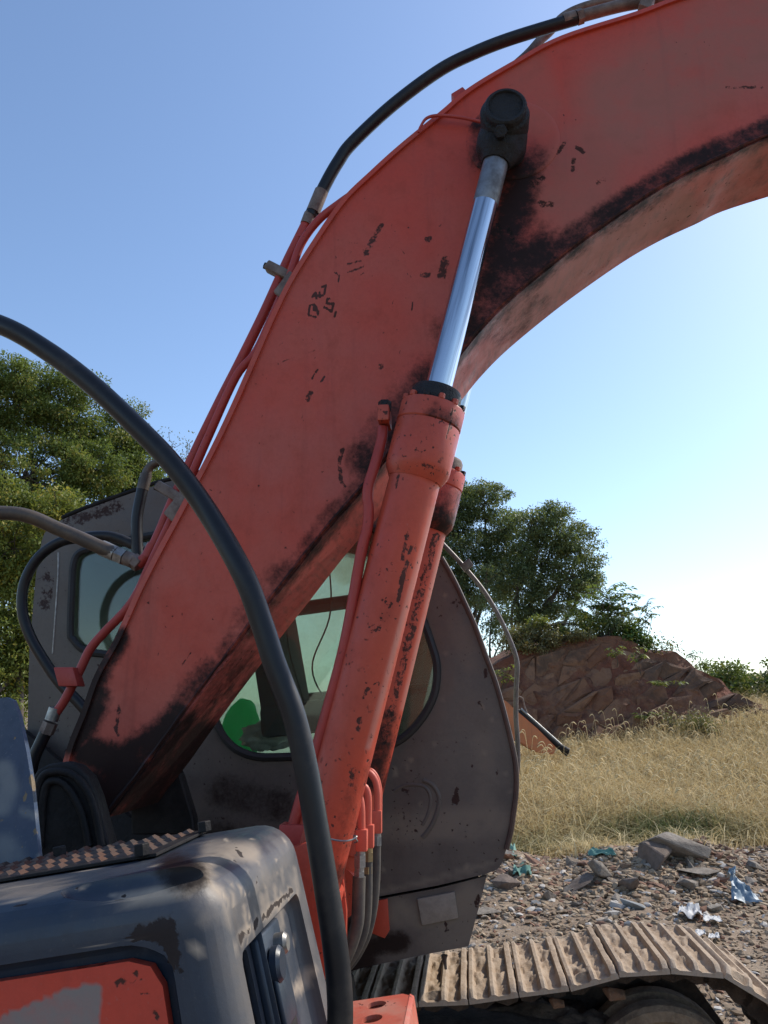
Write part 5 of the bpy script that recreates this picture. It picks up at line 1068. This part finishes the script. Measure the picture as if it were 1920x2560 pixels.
# ------------------------------------------------------------------ dry grass
def grass():
    rng = np.random.default_rng(4); N = 230000
    y = 9.2+25*rng.random(N)**1.15; x = -1.5+rng.random(N)*(y*.62+3.2)
    edge = 10.9+.35*np.sin(x*1.7)+.25*np.sin(x*4.1+1)-.25*(x > 6.5); keep = (y > edge+rng.normal(size=N)*.22) | ((y > edge-1.1) & (rng.random(N) < .10*(np.sin(x*3.1)*np.sin(y*4.3+1) > .1))); x, y = x[keep], y[keep]; N = len(x)
    z = ground_z(x, y)-.02; patch = np.array([mnoise.noise(Vector((a*.9, b*.9, 0))) for a, b in zip(x[::4], y[::4])]).repeat(4)[:N]; patch = np.pad(patch, (0, max(0, N-len(patch))))
    ln = (.45+.55*rng.random(N))*(.85+.5*patch)*(.55+.45*sm(y, 10.8, 12.2)); az = rng.normal(size=N)*1.5+.4+3*patch; lean = np.clip(.55+.65*rng.random(N)+.25*patch, 0, 1.35)
    dx, dy = np.cos(az), np.sin(az); w = .0045+.006*rng.random(N)*np.clip(y/14, .8, 1.6)
    # blade faces the viewer loosely: width direction roughly sideways
    sx, sy = -dy*.6+rng.normal(size=N)*.4+.5, dx*.6+rng.normal(size=N)*.3; nl = np.hypot(sx, sy)+1e-6; sx, sy = sx/nl*w, sy/nl*w
    p0 = np.stack([x, y, z], 1); S = np.stack([sx, sy, 0*x], 1)
    p1 = p0+np.stack([dx*ln*.45*lean*.6, dy*ln*.45*lean*.6, ln*.5*np.cos(lean*.6)], 1); p2 = p0+np.stack([dx*ln*lean*.95, dy*ln*lean*.95, ln*np.cos(lean)*.92-.12*ln*lean], 1)
    V = np.stack([p0-S, p0+S, p1+S*.8, p1-S*.8, p1-S*.8, p1+S*.8, p2+S*.2, p2-S*.2], 1).reshape(-1, 3)
    g = np.exp(-(((x-4.0)/1.0)**2+((y-11.7)/.55)**2))*1.1+.55*np.exp(-(((x-1.9)/.8)**2+((y-11.2)/.35)**2))+.25*np.clip(patch, 0, 1)
    t0 = np.clip(rng.random(N)*.8+.2*patch, 0, 1); T = np.repeat(np.stack([t0, np.clip(g*(.5+rng.random(N)), 0, 1), 0*t0, 0*t0+1], 1), 8, 0)
    m, nt = mat('dry_grass'); a = nd(nt, 'Attribute', attribute_name='tint'); s = nd(nt, 'SeparateColor', {0: a.outputs[0]}).outputs
    c = mix(nt, s[0], (.50, .375, .175), (.80, .65, .38)); c = mix(nt, s[1], c, (.12, .14, .045)); b = princ(nt, c, .7, 0, None, .2); tl = nd(nt, 'BsdfTranslucent', {0: c}).outputs[0]
    out(nt, nd(nt, 'MixShader', {0: .3, 1: b, 2: tl}).outputs[0])
    me = quads_mesh('grass', V, len(V)//4); at = me.color_attributes.new('tint', 'FLOAT_COLOR', 'POINT'); at.data.foreach_set('color', T.astype(np.float32).ravel())
    tag(link('grass', me, m), 'dry tan grass covering the field', 'grass', kind='stuff')
    # nodding foxtail heads
    V, T = [], []; rg = random.Random(6)
    for k in range(420):
        d = rg.uniform(12, 20.5); xx = rg.uniform(.1*d, .52*d); zz = float(ground_z(xx, d)); h = rg.uniform(.5, .95); a = rg.choice((-1, 1))*rg.uniform(.5, 1.2); b = np.array([xx, d, zz]); pts = [b, b+np.array([.05*a, 0, h*.6]), b+np.array([.1*a, 0, h]), b+np.array([.17*a, 0, h+.04]), b+np.array([.23*a, 0, h-.01])]
        vv, ff = tube_geo(pts, [.003, .003, .004, .013, .005], 4, False, 2)
        vv = np.array(vv)
        for f in ff: V.append(vv[list(f)]); T.append(np.tile([.75, 0, 0, 1], (4, 1)))
    V = np.concatenate(V); me = quads_mesh('foxtail', V, len(V)//4); at = me.color_attributes.new('tint', 'FLOAT_COLOR', 'POINT'); at.data.foreach_set('color', np.concatenate(T).astype(np.float32).ravel())
    tag(link('foxtail_grass', me, m), 'pale foxtail heads nodding above the dry grass', 'grass', kind='stuff')
grass()

# ------------------------------------------------------------------ rubble
def rubble():
    rng = random.Random(9)
    def mk_stone(seed, flat):
        r = random.Random(seed); bm = bmesh.new()
        for _ in range(11):
            v = Vector((r.gauss(0, 1), r.gauss(0, 1), r.gauss(0, 1))).normalized(); bm.verts.new(Vector((v.x*.5, v.y*.5*r.uniform(.6, 1), v.z*.5*flat)))
        bmesh.ops.convex_hull(bm, input=bm.verts); bmesh.ops.delete(bm, geom=[v for v in bm.verts if not v.link_faces], context='VERTS')
        bmesh.ops.bevel(bm, geom=list(bm.edges), offset=.018, segments=1, affect='EDGES'); return bm_mesh('stone', bm)
    m, nt = mat('broken_stone'); oi = nd(nt, 'ObjectInfo').outputs['Random']; a = noise(nt, 3.5, 8, None, .7); b = noise(nt, 16, 6, None, .7)
    c = nd(nt, 'ObjectInfo').outputs['Color']; c = mix(nt, mth(nt, 'MULTIPLY', oi, .35), c, (.14, .10, .07)); c = mix(nt, ramp(nt, a, .45, .68, 0, .6), c, (.13, .09, .062)); c = mix(nt, ramp(nt, b, .55, .7, 0, .4), c, (.40, .36, .30))
    out(nt, princ(nt, c, .88, 0, bump(nt, mth(nt, 'ADD', a, b), .6, .03)))
    meshes = [mk_stone(s, .38+.3*random.Random(s).random()) for s in range(12)]
    for me in meshes: me.materials.append(m)
    def place(me, x, y, s, rot, label, group=None, sink=.42, name='stone', cat='stone', mat_=None):
        o = bpy.data.objects.new(name, me); COL.objects.link(o); o.scale = s; o.rotation_euler = rot; o.location = (x, y, float(ground_z(x, y))+s[2]*.5*(.5-sink)); tag(o, label, cat, group)
        if mat_: o.material_slots[0].link = 'OBJECT'; o.material_slots[0].material = mat_
        return o
    def gp(c, x, y, z=.15):
        d = ray(*Q(c, (x, y))[0])
        for t in np.linspace(3, 30, 2700):
            p = CAM+d*t
            if p[2] < ground_z(p[0], p[1])+z*.0: return p
        return p
    big = [((1010, 200), (.60, .5, .62), (.1, -.35, .5), 'dark pointed boulder, left half of the largest pair under the grass', 3), ((1130, 165), (.90, .6, .62), (-.3, .15, .1), 'largest pale grey boulder at the edge of the dry grass', 5), ((695, 270), (.50, .34, .42), (.6, .4, .9), 'tilted pale slab stone standing in the middle of the rubble', 7),
           ((850, 330), (.36, .26, .30), (.2, .5, 2.), 'dark brown block stone right of the tilted pale slab', 2), ((540, 340), (.62, .26, .20), (.1, -.4, .4), 'long brown stone lying left of the tilted pale slab', 8), ((1255, 255), (.62, .34, .22), (0, .05, .2), 'flat grey slab right below the largest boulder', 1), ((1210, 320), (.48, .30, .20), (.2, .1, 1.), 'flat pale stone in front of the grey slab', 6),
           ((800, 440), (.27, .20, .15), (.1, .1, .3), 'whitest small stone at the front of the rubble', 4), ((765, 485), (.26, .20, .12), (0, .1, 1.2), 'light grey flat stone just below the whitest one', 0), ((885, 445), (.30, .2, .18), (.3, -.2, 2.4), 'blue-grey flat stone right of the whitest one', 9), ((45, 480), (.34, .26, .16), (0, .1, .4), 'grey rounded stone lying next to the cab corner', 10), ((1600, 225), (.3, .26, .24), (0, .3, .4), 'round pale stone behind the blue sheet', 11), ((150, 320), (.34, .3, .30), (.4, .1, .2), 'reddish brown stone at the left end of the rubble', 2)]
    mw = simple_mat('pale_stone', (.42, .385, .335), (.32, .28, .235), 6, .85, bst=.5, bd=.02); mbl = simple_mat('blue_grey_stone', (.20, .205, .195), (.27, .265, .25), 6, .85); mdk = simple_mat('brown_stone', (.17, .12, .09), (.11, .08, .06), 6, .9, bst=.6, bd=.02); mgr = simple_mat('grey_stone', (.25, .21, .165), (.155, .125, .098), 5, .9, bst=.7, bd=.03)
    mm = {0: mdk, 1: mgr, 2: mgr, 3: mdk, 4: mdk, 5: mgr, 7: mw, 8: mw, 9: mbl, 12: mdk}
    for i, (px, s, r, lb, k) in enumerate(big):
        p = gp('N', *px); place(meshes[k], p[0], p[1], s, r, lb, None, .1, 'boulder' if i < 2 else 'stone', 'boulder' if i < 2 else 'stone', mm.get(i, mgr))
    tones = [('brown', (.20, .13, .082)), ('tan', (.28, .205, .135)), ('grey', (.215, .18, .145)), ('pale', (.34, .285, .22)), ('rust-brown', (.24, .115, .065))]
    marks = [(gp('N', *px), nm) for px, nm in (((1010, 200), 'the dark pointed boulder'), ((1130, 165), 'the largest boulder'), ((695, 270), 'the tilted pale slab'), ((800, 440), 'the whitest stone'), ((1540, 340), 'the torn blue sheet'), ((150, 320), 'the reddish brown stone'),
             ((45, 480), 'the cab corner'), ((1220, 500), 'the white crumpled film'), ((170, 120), 'the teal netting'), ((245, 255), 'the dark green netting'), ((540, 340), 'the long brown stone'), ((1210, 320), 'the flat pale stone'))]
    placed = 0
    while placed < 285:
        y = rng.gauss(9.55, .75); x = rng.uniform(.9, 8.6)
        if y > 11.1 or y < 7.2: continue
        sz = .085+.17*rng.random()**2.2; mi = rng.randrange(12); tn, tc = rng.choice(tones); asp = rng.uniform(.9, 1.7); hh = rng.uniform(.6, 1.1)
        q = min(marks, key=lambda k: math.hypot(k[0][0]-x, k[0][1]-y)); dx, dy = x-q[0][0], y-q[0][1]
        rel = ('right of' if dx > 0 else 'left of') if abs(dx) > abs(dy) else ('behind' if dy > 0 else 'in front of'); far = '' if math.hypot(dx, dy) > .8 else 'close '
        lab = f"{'large' if sz > .17 else 'medium' if sz > .115 else 'small'} {tn} {'long ' if asp > 1.4 else ''}{'flat' if hh < .8 else 'blocky'} stone {far}{rel} {q[1]}"
        o = place(meshes[mi], x, y, (sz*asp, sz, sz*hh), (rng.gauss(0, .35), rng.gauss(0, .35), rng.uniform(0, 6.3)), lab, 'broken stones in the rubble strip'); v = rng.uniform(.8, 1.2); o.color = (*[k*v for k in tc], 1); placed += 1
    for px, sc_, lb in (((770, 932), (.095, .075, .08), 'orange-brown stone caught in the mud under the track, the larger one'), ((440, 985), (.065, .06, .06), 'smaller orange-brown stone in the mud under the track')):
        d = ray(*Q('N', px)[0]); q = CAM+d*(3.46/d.dot(LV)); o = place(meshes[7], q[0], q[1], (sc_[0]*1.2, sc_[1]*1.4, sc_[2]*1.6), (.2, .1, .3), lb, None); o.location = q; o.color = (.30, .15, .08, 1)
    # small gravel, far too many to count
    r = np.random.default_rng(12); ico = bmesh.new(); bmesh.ops.create_icosphere(ico, subdivisions=1, radius=.5); IV = np.array([v.co[:] for v in ico.verts]); ico.verts.index_update(); IF = np.array([[v.index for v in f.verts] for f in ico.faces]); ico.free()
    N = 30000; y = np.concatenate([r.normal(9.6, .9, N//2), 4.8+5.5*r.random(N-N//2)]); x = -.6+r.random(N)*(y*.62+2.0); k = (y > 4.6) & (y < 11.1); x, y = x[k], y[k]; N = len(x)
    s = (.018+.075*r.random(N)**2.5)*(.65+.35*sm(y, 7, 9.2)); sc = s[:, None]*np.stack([1+.8*r.random(N), .7+.5*r.random(N), .35+.5*r.random(N)], 1); jit = 1+.35*r.normal(size=(N, len(IV)))[:, :, None]*.6
    v = IV[None]*jit*sc[:, None, :]; a = r.random(N)*6.28; ca, sa = np.cos(a)[:, None], np.sin(a)[:, None]; tl = r.normal(size=N)[:, None]*.4
    vx = v[:, :, 0]*ca-v[:, :, 1]*sa; vy = v[:, :, 0]*sa+v[:, :, 1]*ca; vz = v[:, :, 2]+vx*tl*.6; z = ground_z(x, y)
    v = np.stack([vx+x[:, None], vy+y[:, None], vz+(z+sc[:, 2]*.25)[:, None]], 2)
    Vq = v[:, IF].reshape(-1, 3); me = quads_mesh('gravel', Vq, len(Vq)//3, 3); at = me.color_attributes.new('tint', 'FLOAT_COLOR', 'POINT'); cl = r.random(N); T = np.repeat(np.stack([cl, r.random(N), cl*0, cl*0+1], 1), len(IF)*3, 0); at.data.foreach_set('color', T.astype(np.float32).ravel())
    m, nt = mat('gravel_chips'); at = nd(nt, 'Attribute', attribute_name='tint'); s_ = nd(nt, 'SeparateColor', {0: at.outputs[0]}).outputs; c = mix(nt, s_[0], (.18, .118, .068), (.37, .272, .172)); c = mix(nt, ramp(nt, s_[1], .85, .97), c, (.44, .40, .35)); c = mix(nt, ramp(nt, s_[1], .16, .05), c, (.22, .11, .065)); out(nt, princ(nt, c, .9))
    tag(link('gravel', me, m), 'loose gravel and stone chips over the dirt', 'gravel', kind='stuff')
    # sheets and scraps
    def sheet(name, quad, lab, cat, m, amp, n=14, lift=.0, seed=0, thick=.004):
        A_, B_, C_, D_ = [np.array(q) for q in quad]; V, Fc = [], []; nrm = np.cross(B_-A_, D_-A_); nrm /= np.linalg.norm(nrm)
        for i in range(n+1):
            for j in range(n+1):
                s, t = i/n, j/n; p = (A_*(1-s)+B_*s)*(1-t)+(D_*(1-s)+C_*s)*t; V.append(p+nrm*amp*mnoise.fractal(Vector((s*3+seed, t*3, seed)), 1., 2., 4))
        k = len(V); V += [p-nrm*thick for p in V[:]]
        for i in range(n):
            for j in range(n):
                q = (i*(n+1)+j, (i+1)*(n+1)+j, (i+1)*(n+1)+j+1, i*(n+1)+j+1); Fc += [q, tuple(a+k for a in q[::-1])]
        per = [i*(n+1) for i in range(n+1)]+[n*(n+1)+j for j in range(1, n+1)]+[i*(n+1)+n for i in range(n-1, -1, -1)]+[j for j in range(n-1, 0, -1)]
        Fc += [(b, a, a+k, b+k) for a, b in zip(per, per[1:]+per[:1])]; b0 = np.mean(V, 0); o = link(name, mesh(name, V, Fc, b0), m, None, 40); o.location = b0; tag(o, lab, cat); return o
    mb = simple_mat('blue_sheet', (.15, .21, .26), (.21, .27, .31), 6, .5); mg = simple_mat('green_netting', (.075, .19, .145), (.12, .24, .19), 40, .7); mp_ = simple_mat('white_film', (.36, .355, .35), (.46, .45, .44), 12, .6)
    def at_d(c, x, y, d): return PD(*Q(c, (x, y))[0], d)
    gd = float(gp('N', 1540, 400)[1])
    sheet('plastic_sheet', [at_d('N', 1450, 395, gd-.1), at_d('N', 1630, 405, gd-.1), at_d('N', 1530, 300, gd+.1), at_d('N', 1440, 225, gd+.18)], 'torn blue-grey plastic sheet standing in the rubble', 'plastic sheet', mb, .05)
    sheet('plastic_sheet', [at_d('N', 1425, 240, gd+.1), at_d('N', 1470, 245, gd+.1), at_d('N', 1475, 200, gd+.2), at_d('N', 1435, 205, gd+.2)], 'small pale blue plastic scrap above the standing blue sheet', 'plastic sheet', mb, .05, 8, seed=3)
    def lay(c, pts): return [np.array([*gp(c, *q)[:2], float(ground_z(*gp(c, *q)[:2]))+.06]) for q in pts]
    sheet('debris_netting', lay('N', [(130, 160), (215, 165), (200, 80), (150, 90)]), 'teal debris netting crumpled beside the cab edge', 'netting', mg, .07, seed=1)
    sheet('debris_netting', lay('N', [(230, 110), (400, 130), (380, 85), (250, 75)]), 'strip of green netting half hidden in the grass edge', 'netting', mg, .06, seed=2)
    sheet('debris_netting', lay('N', [(190, 280), (300, 280), (290, 225), (195, 230)]), 'dark green netting scrap lying among the left stones', 'netting', mg, .07, seed=4)
    sheet('debris_netting', lay('N', [(620, 155), (790, 170), (770, 135), (640, 128)]), 'faded netting strip lying under the dry grass in the middle', 'netting', mg, .05, seed=5)
    sheet('plastic_film', lay('N', [(1140, 520), (1290, 520), (1260, 465), (1160, 470)]), 'white crumpled film in front of the flat stones', 'plastic film', mp_, .06, seed=6)
    sheet('plastic_film', lay('N', [(1290, 545), (1400, 555), (1380, 525), (1290, 520)]), 'long thin strip of white film right of the crumpled one', 'plastic film', mp_, .03, seed=8)
    for k, (x, y, lb) in enumerate([(1235, 640, 'white paper scrap beside the track end'), (1270, 620, 'small upright white scrap between the two paper scraps'), (1350, 640, 'flat white scrap on the dirt right of the track')]):
        sheet('litter', lay('N', [(x-30, y+15), (x+35, y+15), (x+30, y-14), (x-25, y-12)]), lb, 'litter', mp_, .03, 8, seed=10+k)
rubble()
